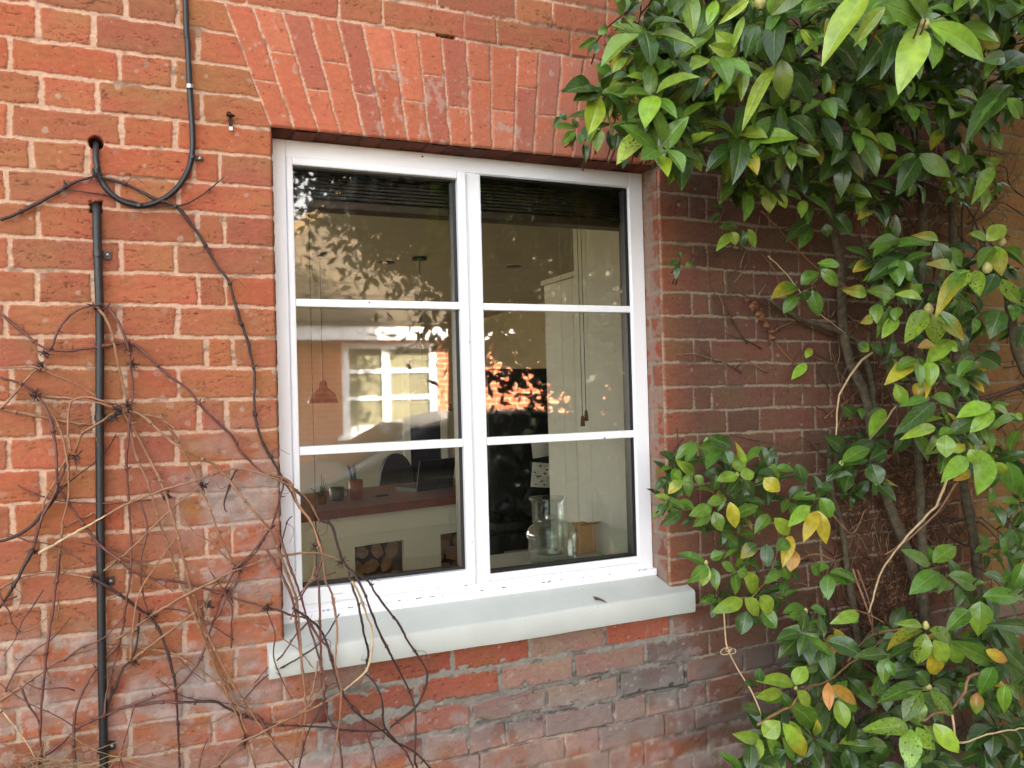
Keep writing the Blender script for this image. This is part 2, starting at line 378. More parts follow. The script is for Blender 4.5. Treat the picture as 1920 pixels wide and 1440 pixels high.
# arris rounding at opening
de = np.maximum(np.maximum(HX0-Xf, Xf-HX1), np.maximum(-9+0*Xf, Zf-HZ1))
rnd = .006*np.clip(1-np.maximum(de, 0)/.007, 0, 1)**2*(Zf > HZ0-.001)
# drilled hole where the cable enters
hp = W(180, 268); dh = np.hypot(Xf-hp[0], Zf-hp[2]); hole = sstep(.017, .012, dh); Hh = Hh*(1-hole)-.05*hole; colw = colw*(1-.85*hole[:, None])
pp = W(180, 392); dh = np.maximum(np.abs(Xf-pp[0])-.012, np.abs(Zf-pp[2]-.004)-.012)+(fbm(Xf, Zf, .008, .008, 400, 2)-.5)*.008
hole = sstep(.003, -.002, dh); Hh = Hh*(1-hole)-.02*hole; colw = colw*(1-.8*hole[:, None])
V3 = np.stack([Xf, -Hh+rnd, Zf], -1)
xc = (Xs[:-1]+Xs[1:])/2; zc = (Zs[:-1]+Zs[1:])/2
KX, KZ = np.meshgrid(xc, zc); keep = ~((KX > HX0) & (KX < HX1) & (KZ > HZ0) & (KZ < HZ1))
house = tag(empty('brick_house'), 'old orange-red brick house wall holding the white six-pane window', 'house')
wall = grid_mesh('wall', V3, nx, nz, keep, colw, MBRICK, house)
# reveals and soffit
def reveal(x, sgn, name):
    Yv = merge(sp(.004, .12, .003)); Zv = merge(sp(-.12, 1.215, .003)); YY, ZZ2 = np.meshgrid(Yv, Zv); y = YY.ravel(); z = ZZ2.ravel()
    X = np.full(z.size, x); zz = z+(fbm(y, z, .02, .02, 500, 3)-.5)*.006
    row = np.full(z.size, 0); dz = np.full(z.size, 9.)
    for i in range(-3, 17):
        a = bedfun(i, X); b = bedfun(i+1, X); m = (zz >= a) & (zz < b); row[m] = i; dz[m] = np.minimum(zz-a, b-zz)[m]
    dy = np.where(row % 2 == 0, np.abs(y-.104), np.abs(y-.062))+(fbm(y, z, .01, .02, 505, 2)-.5)*.004
    d = np.minimum(dz-.0055, dy-.005); bm = sstep(-.0005, .001, d)
    H = np.random.default_rng(9).random((60, 3)); h = H[row+10]
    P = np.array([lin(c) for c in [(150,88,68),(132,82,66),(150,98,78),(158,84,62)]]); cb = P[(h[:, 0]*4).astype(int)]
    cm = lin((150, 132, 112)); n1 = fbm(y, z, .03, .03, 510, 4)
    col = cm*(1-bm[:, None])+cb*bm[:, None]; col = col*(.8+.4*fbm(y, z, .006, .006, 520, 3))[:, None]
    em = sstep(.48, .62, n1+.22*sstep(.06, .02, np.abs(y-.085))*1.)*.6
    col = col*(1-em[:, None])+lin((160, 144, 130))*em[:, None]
    hh = .002*sstep(0, .004, d)+(fbm(y, z, .012, .01, 530, 3)-.5)*.002
    v = np.stack([x-sgn*hh*(-1)*-1, y, z], -1)
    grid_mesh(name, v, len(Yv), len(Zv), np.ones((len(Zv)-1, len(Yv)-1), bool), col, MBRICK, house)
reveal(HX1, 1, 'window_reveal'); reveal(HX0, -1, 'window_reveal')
Xv = merge(sp(-.01, 1.155, .003)); Yv = merge(sp(.004, .13, .003)); A, B = np.meshgrid(Xv, Yv); xa = A.ravel(); ya = B.ravel()
kk = np.searchsorted(XB, xa+(fbm(xa, ya, .02, .02, 540, 2)-.5)*.004); lo = XB[np.clip(kk-1, 0, 19)]; hi = XB[np.clip(kk, 0, 19)]
dd = np.minimum(np.abs(xa-lo), np.abs(hi-xa))-.002; bm = sstep(-.0005, .001, dd)
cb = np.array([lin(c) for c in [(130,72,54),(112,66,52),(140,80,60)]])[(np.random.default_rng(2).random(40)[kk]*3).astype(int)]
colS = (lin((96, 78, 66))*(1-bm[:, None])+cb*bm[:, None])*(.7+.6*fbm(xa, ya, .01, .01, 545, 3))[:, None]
hz = .0025*sstep(0, .005, dd)+(np.random.default_rng(4).random(40)[kk]-.5)*.004
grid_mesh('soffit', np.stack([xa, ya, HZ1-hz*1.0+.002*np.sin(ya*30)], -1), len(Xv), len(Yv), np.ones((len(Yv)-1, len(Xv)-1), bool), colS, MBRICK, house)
# rest of the house shell: inner leaf, side and back walls, roof (keeps the facade in its own shade)
MPL = mat('old_plaster', (184, 180, 164), .9, noise=.04, scale=6); MCEIL = mat('ceiling_paint', (170, 167, 153), .9, noise=.03, scale=4)
MCREAM = mat('cream_paint', (232, 224, 198), .7, noise=.03, scale=5); MWHT = mat('inner_white_paint', (214, 216, 206), .7, noise=.03, scale=9)
MBR2 = mat('plain_brick', (160, 88, 60), .9, noise=.15, scale=12)
b = MB()
b.box((-3.2, .12, GZ), (-.002, .30, 4.6)).box((1.147, .12, GZ), (3.6, .30, 4.6)).box((-.002, .12, GZ), (1.147, .30, -.092)).box((-.002, .132, 1.215), (1.147, .30, 4.6))
b.build('inner_wall', MWHT, house)
b = MB(); b.box((3.45, .30, GZ), (3.6, 8.2, 4.6)).box((-.2, 8.0, GZ), (3.45, 8.2, 4.6)).box((-3.2, 8.0, GZ), (-2.5, 8.2, 4.6)).box((-2.5, 8.0, 1.25), (-.2, 8.2, 4.6)).box((-2.5, 8.0, GZ), (-.2, 8.2, -.6)).box((-3.2, .30, GZ), (-3.05, 2.0, 4.6)).box((-3.2, 6.6, GZ), (-3.05, 8.0, 4.6)).box((-3.2, 2.0, 1.2), (-3.05, 6.6, 4.6))  # unseen openings in left and back walls added to brighten the room
b.build('side_wall', MPL, house)
b = MB(); b.box((-3.05, .30, 1.46), (3.45, 8.0, 1.56)); b.build('ceiling', MCEIL, house)
b = MB(); b.box((-3.3, .0, -.96), (3.45, 8.0, -.9)); b.v[0][:, 1] = np.where(b.v[0][:, 1] < .1, .30, b.v[0][:, 1]); b.build('room_floor', mat('oak_boards', (136, 120, 98), .5), house)
b = MB()
b.add([(-3.5,-.35,4.5),(3.9,-.35,4.5),(3.9,4.1,7.2),(-3.5,4.1,7.2),(-3.5,8.5,4.5),(3.9,8.5,4.5)], [(0,1,2,3),(3,2,5,4),(0,3,4),(1,5,2)])
b.build('roof', mat('roof_tiles', (96, 70, 58), .85, noise=.3, scale=14), house)
# plaster lining of the window opening inside
b = MB(); b.box((1.15, .145, -.05), (1.185, .57, 1.3)).box((-.035, .145, -.05), (-.005, .34, 1.3)).box((-.005, .145, 1.215), (1.15, .34, 1.25))
b.build('window_lining', MWHT, house)
b = MB(); b.box((-.03, .14, -.09), (1.147, .31, -.055)).box((.72, .3105, -.09), (1.147, .62, -.055)); b.build('inner_sill', mat('inner_sill_paint', (206, 206, 196), .45, noise=.02), house, bevel=.004)
# ------------------------------------------------------------------ window
MUPVC = mat('white_upvc', (238, 238, 241), .28, noise=.04, scale=5, specks=24, spec=.5); MGASK = mat('black_gasket', (16, 16, 17), .5)
def glass_mat(name, mult, bump):
    m = bpy.data.materials.new(name); m.use_nodes = True; nt = m.node_tree; nt.nodes.clear(); L = nt.links.new
    o = nt.nodes.new('ShaderNodeOutputMaterial'); mx = nt.nodes.new('ShaderNodeMixShader'); t = nt.nodes.new('ShaderNodeBsdfTransparent'); g = nt.nodes.new('ShaderNodeBsdfGlossy')
    g.inputs['Roughness'].default_value = 0.022; g.inputs['Color'].default_value = (1, 1, 1, 1); t.inputs['Color'].default_value = (.86, .88, .84, 1)
    f = nt.nodes.new('ShaderNodeFresnel'); f.inputs['IOR'].default_value = 1.5
    mu = nt.nodes.new('ShaderNodeMath'); mu.operation = 'MULTIPLY'; mu.inputs[1].default_value = mult; mu.use_clamp = True
    L(f.outputs[0], mu.inputs[0]); L(mu.outputs[0], mx.inputs[0]); L(t.outputs[0], mx.inputs[1]); L(g.outputs[0], mx.inputs[2]); L(mx.outputs[0], o.inputs[0])
    tc = nt.nodes.new('ShaderNodeTexCoord'); n = nt.nodes.new('ShaderNodeTexNoise'); n.inputs['Scale'].default_value = 1.6; n.inputs['Detail'].default_value = 1
    bu = nt.nodes.new('ShaderNodeBump'); bu.inputs['Strength'].default_value = 1; bu.inputs['Distance'].default_value = bump
    L(tc.outputs['Object'], n.inputs['Vector']); L(n.outputs['Fac'], bu.inputs['Height']); L(bu.outputs[0], g.inputs['Normal'])
    return m
MGLASS = glass_mat('window_glass', 3.4, .0006)
win = tag(empty('window', (0, 0, 0))); win.parent = house
FX0, FX1, FZ0, FZ1 = .003, 1.142, -.052, 1.203
fy = .082
def ring(mb, x0, x1, z0, z1, w0, w1, w2, w3, y0, y1):  # left,right,bottom,top widths, mitred look via 4 boxes butting
    mb.box((x0, y0, z0), (x0+w0, y1, z1)); mb.box((x1-w1, y0, z0), (x1, y1, z1))
    mb.box((x0+w0, y0, z0), (x1-w1, y1, z0+w2)); mb.box((x0+w0, y0, z1-w3), (x1-w1, y1, z1))
    return mb
b = MB(); ring(b, FX0, FX1, FZ0, FZ1, .042, .050, .033, .046, fy, .145); b.box((.545, fy+.001, FZ0+.033), (.592, .145, FZ1-.046))
b.build('frame', MUPVC, win, bevel=.003)
b = MB(); b.box((FX0+.001, fy+.006, FZ1-.014), (FX1-.001, fy+.02, FZ1+.002)); b.build('head_trim', MUPVC, win, bevel=.003)
b = MB(); b.box((FX0, .060, -.058), (FX1+.001, .10, -.036)); b.build('sill_bead', MUPVC, win, bevel=.004)
# opening casement
b = MB(); ring(b, .045, .545, -.018, 1.157, .017, .025, .042, .022, .072, .135); b.build('casement', MUPVC, win, bevel=.004)
b = MB(); ring(b, .592, 1.0925, -.018, 1.1565, .002, .002, .02, .002, .086, .13); b.build('fixed_light', MUPVC, win, bevel=.002)
lights = ((.0625, .5195, .0245, 1.1345), (.5945, 1.0900, .0025, 1.154))
for k, (x0, x1, z0, z1) in enumerate(lights):
    for (za, zb) in ((.763, .784), (.372, .395)):
        c = MB(); c.box((x0, fy+.006 if k else .078, za), (x1, .112, zb)); c.build('glazing_bar', MUPVC, win, bevel=.003)
    g = MB(); ring(g, x0, x1, z0, z1, .001, .010 if k == 0 else .011, .006, .004, .0925, .128); g.build('gasket', MGASK, win)
    g = MB(); g.box((x0+.002, GY, z0+.002), (x1-.002, GY+.0005, z1-.002))
    g = MB(); g.add([(x0+.001, GY, z0+.001), (x1-.001, GY, z0+.001), (x1-.001, GY, z1-.001), (x0+.001, GY, z1-.001)], [(0, 1, 2, 3)])
    g.build('pane', MGLASS, win)
# drip marks / dirt flecks on the frame
mdirt = mat('dirt', (70, 62, 50), .9)
for _ in range(34):
    x = random.uniform(.05, 1.13); z = -.035+random.uniform(-.001, .001)
    if random.random() < .4: x = random.choice([.3, .36, .42, .78, 1.08])+random.uniform(-.03, .03)
    s = random.uniform(.001, .0035)
    fl = MB(); fl.box((x, .0585, z+.0), (x+s*random.uniform(1, 4), .0602, z+s*.6)); fl.build('dirt_fleck', mdirt, win)
# ------------------------------------------------------------------ outer sill (sloping painted sill)
ns = 120; xs_ = np.linspace(-.040, 1.210, ns)
prof = [(.100, -.052), (.062, -.056), (.0, -.082), (-.034, -.0925), (-.039, -.0955), (-.0415, -.101), (-.041, -.150), (-.038, -.1585), (-.030, -.160), (.01, -.160)]
vs = []
for i, x in enumerate(xs_):
    for j, (y, z) in enumerate(prof):
        wv = (math.sin(x*7.3)*.0012+math.sin(x*17)*.0006+math.sin(x*41)*.0003); ky = 1 if y < -.02 else 0
        yy = y+ky*wv*.8; zz_ = z+wv*(.6 if j > 2 else 0)+(-.004+.004*x if j in (3, 4, 5) else 0)
        if y > -.001 and (x < .0015 or x > 1.1435): yy = -.001; zz_ = min(zz_, -.0815) if j < 5 else zz_
        vs.append((x, yy, zz_))
np_ = len(prof); fs = [(i*np_+j, (i+1)*np_+j, (i+1)*np_+j+1, i*np_+j+1) for i in range(ns-1) for j in range(np_-1)]
fs += [tuple(range(np_)), tuple(range((ns-1)*np_, ns*np_))[::-1]]
MSILL = mat('pale_sage_gloss', (188, 190, 183), .38, noise=.09, scale=7, specks=60, bump=.0006, spec=.5)
b = MB(); b.add(vs, fs); sill = b.build('window_sill', MSILL, house, smooth=True)
em_ = sill.modifiers.new('e', 'EDGE_SPLIT'); em_.split_angle = rad(50)
# ------------------------------------------------------------------ ground and drive
b = MB(); gx = np.linspace(-60, 60, 61); gy = np.linspace(-90, 40, 66)
vv = [(x, y, GZ) for y in gy for x in gx]; b.add(vv, [(j*61+i, j*61+i+1, (j+1)*61+i+1, (j+1)*61+i) for j in range(65) for i in range(60)])
tag(b.build('ground', mat('earth_and_leaves', (104, 92, 66), .95, noise=.35, scale=20, bump=.01)), kind='structure')
b = MB(); b.add([(-30, -9.0, GZ+.004), (30, -9.0, GZ+.004), (30, -.9, GZ+.004), (-30, -.9, GZ+.004)], [(0, 1, 2, 3)])
tag(b.build('drive', mat('pale_gravel', (112, 103, 88), .95, noise=.25, scale=160, bump=.006)), kind='structure')
# ------------------------------------------------------------------ cable, pipe, bracket on the wall
MBLK = mat('black_rubber', (22, 22, 24), .42, noise=.2, scale=60); MPIPE = mat('worn_black_pipe', (26, 26, 27), .5, noise=.5, scale=90, bump=.0006)
MSTEEL = mat('galvanised_steel', (170, 168, 160), .35, metal=.9); MRUST = mat('rusty_iron', (62, 36, 26), .85, noise=.4, scale=90, bump=.001)
cable = tag(empty('cable', tuple(W(262, 386, -.01))), 'thick black cable looping down and into a drilled hole in the bricks', 'cable')
cp = [(347,-25,-.012),(352,80,-.012),(355,150,-.011),(358,200,-.012),(361,250,-.012),(360,290,-.012),(350,325,-.014),(326,359,-.016),(292,380,-.016),(262,386,-.016),(230,378,-.017),(205,360,-.018),(188,335,-.018),(181,305,-.018),(179,285,-.014),(180,273,-.002),(180,266,.03)]
b = MB(); top = W(345, -90, -.012); P = [W(*c) for c in cp]; P = [top+np.array([0, 0, .9])]+P
b.tube(spline(P, .01), .0066, 10); b.build('cable_sheath', MBLK, cable, smooth=True)
def strap(px, py, y, r, parent, m, wd=.008, screw=True, side=1):
    c = W(px, py, y); b = MB(); n = 14
    for k in range(n):
        t0 = math.pi*k/n; t1 = math.pi*(k+1)/n
        q = []
        for t in (t0, t1):
            for rr in (r, r+.0016): q.append((c[0]+math.cos(t)*rr, -.0+y-math.sin(t)*rr*1.05, c[2]))
        vs = [(p[0], p[1], p[2]-wd/2) for p in q]+[(p[0], p[1], p[2]+wd/2) for p in q]
        b.add(vs, [(0,1,3,2),(4,6,7,5),(0,2,6,4),(1,5,7,3),(0,4,5,1),(2,3,7,6)])
    if screw: b.box((c[0]+side*r-(0 if side > 0 else .016), -.009, c[2]-wd*.7), (c[0]+side*r+(.016 if side > 0 else 0), -.002, c[2]+wd*.7))
    o = b.build('clip', m, parent, smooth=False)
    if screw:
        s = MB(); cx_ = c[0]+side*(r+.009)
        vs = []; n = 14
        for yy, rr in ((-.0095, .0042), (-.0115, .0034), (-.0122, .0012)):
            for j in range(n): t = 2*math.pi*j/n; vs.append((cx_+rr*math.cos(t), yy, c[2]+rr*math.sin(t)))
        s.add(vs, [(i*n+j, i*n+(j+1) % n, (i+1)*n+(j+1) % n, (i+1)*n+j) for i in range(2) for j in range(n)]+[tuple(range(2*n, 3*n))])
        so_ = s.build('screw', MSTEEL, o, smooth=True)
    return o
strap(356, 163, -.012, .0075, cable, MSTEEL, .009, False); strap(361, 295, -.012, .0075, cable, MBLK, .007, True, 1)
strap(181, 322, -.018, .0078, cable, MBLK, .012, False); strap(262, 386, -.016, .0078, cable, MBLK, .006, False)
pipe = tag(empty('pipe', tuple(W(187, 700, -.02))), 'straight black metal pipe running down the bricks beside the bare creeper', 'pipe')
P = [W(179, 386, .012), W(181, 396, -.010), W(183, 470, -.018), W(187, 600, -.020), W(187, 800, -.020), W(188, 950, -.020), W(190, 1150, -.020), W(192, 1300, -.020), W(195, 1440, -.020)]; P.append(P[-1]+np.array([-.005, 0, -.66]))
b = MB(); b.tube(spline(P, .02), [.0092]*len(spline(P, .02)), 14); b.build('pipe_body', MPIPE, pipe, smooth=True)
b = MB(); q = W(187, 600, -.02); b.tube(spline([W(187, 570, -.02)+(0, 0, 0), W(190, 1440, -.02)], .2)*1.0, .0001, 3)
for (px, py) in ((184, 476), (190, 1093), (192, 1405)): strap(px, py, -.0195, .0098, pipe, MBLK, .013, True, 1)
strap(187, 783, -.0195, .0100, pipe, MBLK, .012, True, 1)
br = tag(empty('wall_hook', tuple(W(432, 232))), 'small rusty iron hook nailed beside the top corner of the window arch', 'hook')
c = W(432, 230, -.004)
b = MB(); b.box((c[0]-.004, -.010, c[2]-.010), (c[0]+.004, -.003, c[2]+.012)); b.tube(spline([(c[0], -.006, c[2]+.010), (c[0], -.02, c[2]+.016), (c[0]-.006, -.028, c[2]+.018), (c[0]-.009, -.022, c[2]+.015)], .003), .0022, 6)
b.lathe((c[0], -.016, c[2]+.0125), [(.0001, 0), (.010, 0), (.0105, .002), (.0001, .003)], 12); b.build('hook_plate', MRUST, br)
b = MB(); b.box((c[0]-.004, -.008, c[2]-.020), (c[0]+.005, -.003, c[2]-.0105)); b.build('hook_tail', MSTEEL, br)
# ------------------------------------------------------------------ bare creeper on the left
def stem_mat(name, c1, c2, ro=.55):
    m = mat(name, c1, ro, noise=.35, scale=55, bump=.0005, spec=.35); return m
MST = {'d': stem_mat('dark_creeper_bark', (60, 42, 38), 0), 'p': stem_mat('purple_brown_creeper', (98, 60, 52), 0, .5), 't': stem_mat('tan_creeper', (136, 98, 72), 0, .45), 'w': stem_mat('bleached_stem', (184, 158, 120), 0, .6)}
STEMS = """
d 19 12 0,412 33,400 105,362 140,342 178,330
d 17 12 178,330 235,345 290,372 330,387 355,415 385,460 410,503 428,525 437,555 450,600 465,640 470,665 477,700 477,760 482,800 495,835 515,870 533,900 565,930 600,975 622,985 645,1055 690,1090 705,1114 747,1169 764,1200 786,1233 802,1265 791,1306 775,1330 732,1363
d 9 10 330,387 355,380 380,365 405,345 420,333
d 8 10 105,360 125,357 160,360 205,367 240,375 280,386 330,387
p 16 25 0,587 40,620 70,645 95,655 130,658 175,652 240,643 275,665 310,700 352,730 385,770 435,818 450,845 480,875 505,893 533,905 561,950 583,980 600,1017 603,1050 592,1080 598,1100 600,1173 602,1235 603,1279 615,1344 634,1376 642,1440
p 14 30 95,655 115,610 140,585 175,572 200,575 222,605 237,640 243,665 246,700 250,740 245,760 243,790 240,830 237,870 240,920 244,980 246,1035 243,1090 235,1140 230,1180 215,1240 200,1300 195,1345
t 13 26 183,575 205,610 215,650 228,710 238,750 252,843 273,895 287,935 300,982 314,1020 330,1071 345,1110 355,1135 370,1170 395,1215 415,1262 440,1310 465,1380
t 15 34 228,770 255,810 275,850 300,900 318,950 335,1010 347,1060 358,1100 375,1150 390,1190 425,1262 450,1305 480,1350 515,1395
p 15 34 0,708 40,720 68,740 90,775 103,825 106,870 108,905 113,918 150,975 190,1025 225,1050 245,1070 285,1084 340,1092 400,1108 450,1125 495,1137 525,1145 550,1155 575,1160 600,1200 613,1212 625,1240 640,1300 675,1338 686,1371 697,1403 705,1440
t 17 18 0,767 60,778 120,790 175,797
t 14 18 0,767 30,735 60,700 75,690 90,665
t 12 26 0,690 40,688 70,690 95,700 140,720 180,742 222,765
t 13 30 65,740 110,745 160,750 200,760 222,768
t 13 48 133,846 127,808 129,770 135,751 152,745 173,746 195,753 214,758
t 13 44 142,850 150,820 165,805 195,787 215,775 260,778 295,782 330,805
t 16 50 222,770 260,775 290,800 325,830 350,845 380,860 400,870 430,900 460,940 490,975 500,985 512,1005 525,1040 548,1100 558,1140 565,1230 572,1306 573,1338 564,1398 561,1440
t 13 44 300,780 330,820 355,870 375,915 397,963 410,1000 430,1040 440,1055 455,1065
w 14 30 72,1038 130,1005 198,967
t 13 36 198,967 238,945 279,929 311,917 374,899 406,887 444,879 487,887 506,894 535,905 575,935 600,980
d 19 26 118,912 110,920 90,950 60,985 30,1005 0,1015
d 19 30 62,1030 30,1090 0,1140
p 14 30 62,1030 75,980 100,930 125,870 130,850
t 15 24 178,1085 140,1078 95,1072 50,1080 20,1092 0,1105
t 13 30 175,1083 215,1055 260,1015 300,975 320,957 345,935 370,915 380,912
d 16 26 175,1085 200,1100 240,1125 265,1145 282,1155 300,1185 315,1225 325,1265 330,1300 333,1350 337,1440
t 15 22 0,1315 50,1280 100,1245 150,1222 190,1213 240,1213 310,1222 350,1240 400,1275 440,1330 455,1370 460,1390
t 14 38 215,1200 240,1185 270,1165 290,1150 350,1115 400,1090 440,1070 500,1050 550,1039 594,1037 622,1044 650,1058
t 15 30 245,1240 290,1205 350,1160 385,1130 400,1100 440,1065
p 13 30 440,1065 470,1040 500,1000 510,985 533,905
p 16 24 40,1440 65,1429 114,1394 152,1361 195,1342 236,1326 271,1322 295,1317 338,1317
d 14 26 338,1317 401,1315 422,1326 460,1343 488,1353 517,1359 600,1363 650,1370 700,1371 722,1368
p 14 24 235,1325 280,1310 330,1290 360,1260 380,1225 395,1180 402,1160 415,1120 440,1070
p 15 24 141,1440 138,1370 146,1321 168,1272 195,1237 222,1210 230,1180
d 14 20 200,1345 206,1310 215,1290 232,1250 245,1240 258,1200 262,1150
p 14 34 112,1040 105,1100 95,1170 88,1215 80,1300 75,1380 78,1420
t 13 34 112,1040 118,980 128,930 128,880 120,830 110,800 95,770 68,745
t 12 30 128,850 115,880 100,910 85,935 75,980
t 13 70 500,889 542,903 558,944 583,978 597,1014 604,1039 611,1089 620,1108 629,1147 632,1195 629,1246 640,1300 632,1384 621,1440
d 14 90 658,1067 672,1089 680,1105 694,1142 713,1189 740,1241 767,1295 778,1330 779,1382 778,1425 786,1450
d 13 80 654,1072 661,1100 672,1133 683,1189 690,1222 688,1246 683,1262 697,1273 716,1311 720,1360 745,1392 762,1411 775,1440
w 13 84 660,1090 675,1117 689,1158 697,1181 697,1219 690,1250 680,1265 645,1294
t 12 60 645,1294 632,1303 594,1325 534,1352 480,1379 440,1400 406,1440
p 13 56 521,994 542,1058 561,1108 575,1158 591,1208 603,1252 612,1290
p 14 56 500,1030 528,1078 550,1130 558,1189 567,1246 572,1306
d 14 64 548,1140 586,1165 602,1184 613,1208 632,1273 642,1300 670,1338 718,1371 740,1390 778,1411 812,1445
p 12 30 480,1338 496,1360 518,1403 531,1417 550,1440
t 12 34 352,1118 387,1212 410,1265 445,1345 460,1388
t 12 30 466,1397 480,1440
t 12 30 466,1393 501,1364 525,1352 560,1340 600,1300 612,1270
d 11 30 515,985 500,1000 480,1035 452,1062
p 12 30 452,1068 440,1100 425,1122 412,1150 402,1162
t 12 30 400,1440 430,1418 462,1392
p 11 24 38,1286 54,1323 73,1353 78,1410
w 9 14 0,1330 30,1365 60,1410 72,1440
d 10 30 445,880 436,895 420,945 425,960
t 11 40 244,1240 252,1160 262,1110 300,1050 330,1010
p 11 40 120,1240 150,1215 190,1200 220,1170 236,1150
d 10 34 560,1440 575,1380 600,1330 612,1290
t 10 46 596,1240 585,1300 560,1360 548,1440
"""
_r = random.Random(31)
for _ in range(36):      # the fine tangle low on the left
    x, y = _r.uniform(-10, 640), _r.uniform(900, 1440); a = _r.uniform(0, 6.28); L = _r.uniform(60, 260); pt = []
    if x < 40 and y < 700: continue
    for q in range(5): pt.append('%.0f,%.0f' % (x, y)); a += _r.uniform(-.5, .5); x += math.cos(a)*L/4; y += math.sin(a)*L/4
    STEMS += '%s %d %d %s\n' % (_r.choice('dpptt'), _r.randint(6, 10), _r.randint(12, 50), ' '.join(pt))
creeper = tag(empty('climbing_creeper', (-.45, -.04, GZ)), 'leafless creeper with thin brown stems tangled over the wall left of the window', 'climbing plant')
allst = []
for ln in STEMS.strip().split('\n'):
    t = ln.split(); k, r10, dep = t[0], float(t[1]), float(t[2])
    pts = [tuple(map(float, a.split(','))) for a in t[3:]]
    n = len(pts); ph = random.uniform(0, 6)
    P = []
    for i, (x, y) in enumerate(pts):
        yy = -(dep*(.85+.25*math.sin(ph+i*1.1)))/1000-.006
        if 535 < x < 860 and y < 1200: yy = min(yy, -.03)
        if y > 1160 and x > 505: yy = min(yy, -.058)
        P.append(W(x, y, yy))
    P = spline(P, .01); m = len(P)
    P = P+rng.normal(0, .0005, P.shape)
    R = r10*.000205*(1+.10*np.sin(np.arange(m)*.8+ph)+.10*np.sin(np.arange(m)*.23+ph*2))*np.linspace(1.15, .8, m)
    b = MB(); b.tube(P, R, 6)
    # nodes with tendrils
    nb = b; q = max(8, int(random.uniform(10, 17)))
    for j in range(random.randint(3, 8), m-2, q):
        c = P[j]; rr = R[j]
        T = P[min(j+1, m-1)]-P[j-1]; T /= np.linalg.norm(T)+1e-9
        nb.tube([c-T*.005, c-T*.002, c, c+T*.002, c+T*.005], [rr, rr*1.3, rr*1.6, rr*1.3, rr], 6)
        for _ in range(random.choice([0, 1, 2, 2])):
            a = random.uniform(0, 6.28); L = random.uniform(.004, .014)
            d = np.array([math.cos(a), -.25, math.sin(a)])
            if random.random() < .35:   # curly tendril
                L = random.uniform(.02, .05); e = np.cross(d, (0, 1, 0)); pts2 = [c+d*L*u+e*L*.5*math.sin(u*4)*u+np.array([0, 0, -.35*L*u*u]) for u in np.linspace(0, 1, 9)]
                nb.tube(pts2, np.linspace(.0008, .0004, 9), 4)
            else: nb.tube([c, c+d*L*.6, c+d*L+np.array([0, 0, .002])], [rr*.9, rr*.6, rr*.25], 5)
    s = b.build('stem', MST[k], creeper, smooth=True); allst.append((P, r10, k))
# extra knots of dark dead growth at the traced hubs
for (x, y, dd) in ((78,688,.03),(83,662,.03),(222,765,.05),(215,780,.05),(238,760,.05),(138,857,.045),(62,740,.035),(380,912,.04),(282,1155,.03),(390,1135,.03),(445,1066,.034),(425,1110,.03),(242,650,.03),(248,682,.03),(460,1388,.034),(590,1026,.06),(180,575,.028),(178,330,.026),(500,1138,.05),(175,1085,.03),(640,1055,.08),(248,1240,.03),(62,1035,.03),(316,930,.03)):
    c = W(x, y, -dd); kb = MB(); kb.lathe(c-np.array([0, 0, .004]), [(.001, 0), (.004, .002), (.0045, .005), (.001, .009)], 7)
    for _ in range(16):
        a = random.uniform(0, 6.28); L = random.uniform(.004, .018); d = np.array([math.cos(a), random.uniform(-.6, .3), math.sin(a)])
        o = rng.normal(0, .004, 3); bend = rng.normal(0, .004, 3)
        kb.tube([c+o*.5, c+o+d*L*.5+bend, c+o+d*L], [.0015, .0011, .0005], 5)
    kb.build('dead_knot', MST['d'], creeper, smooth=True)
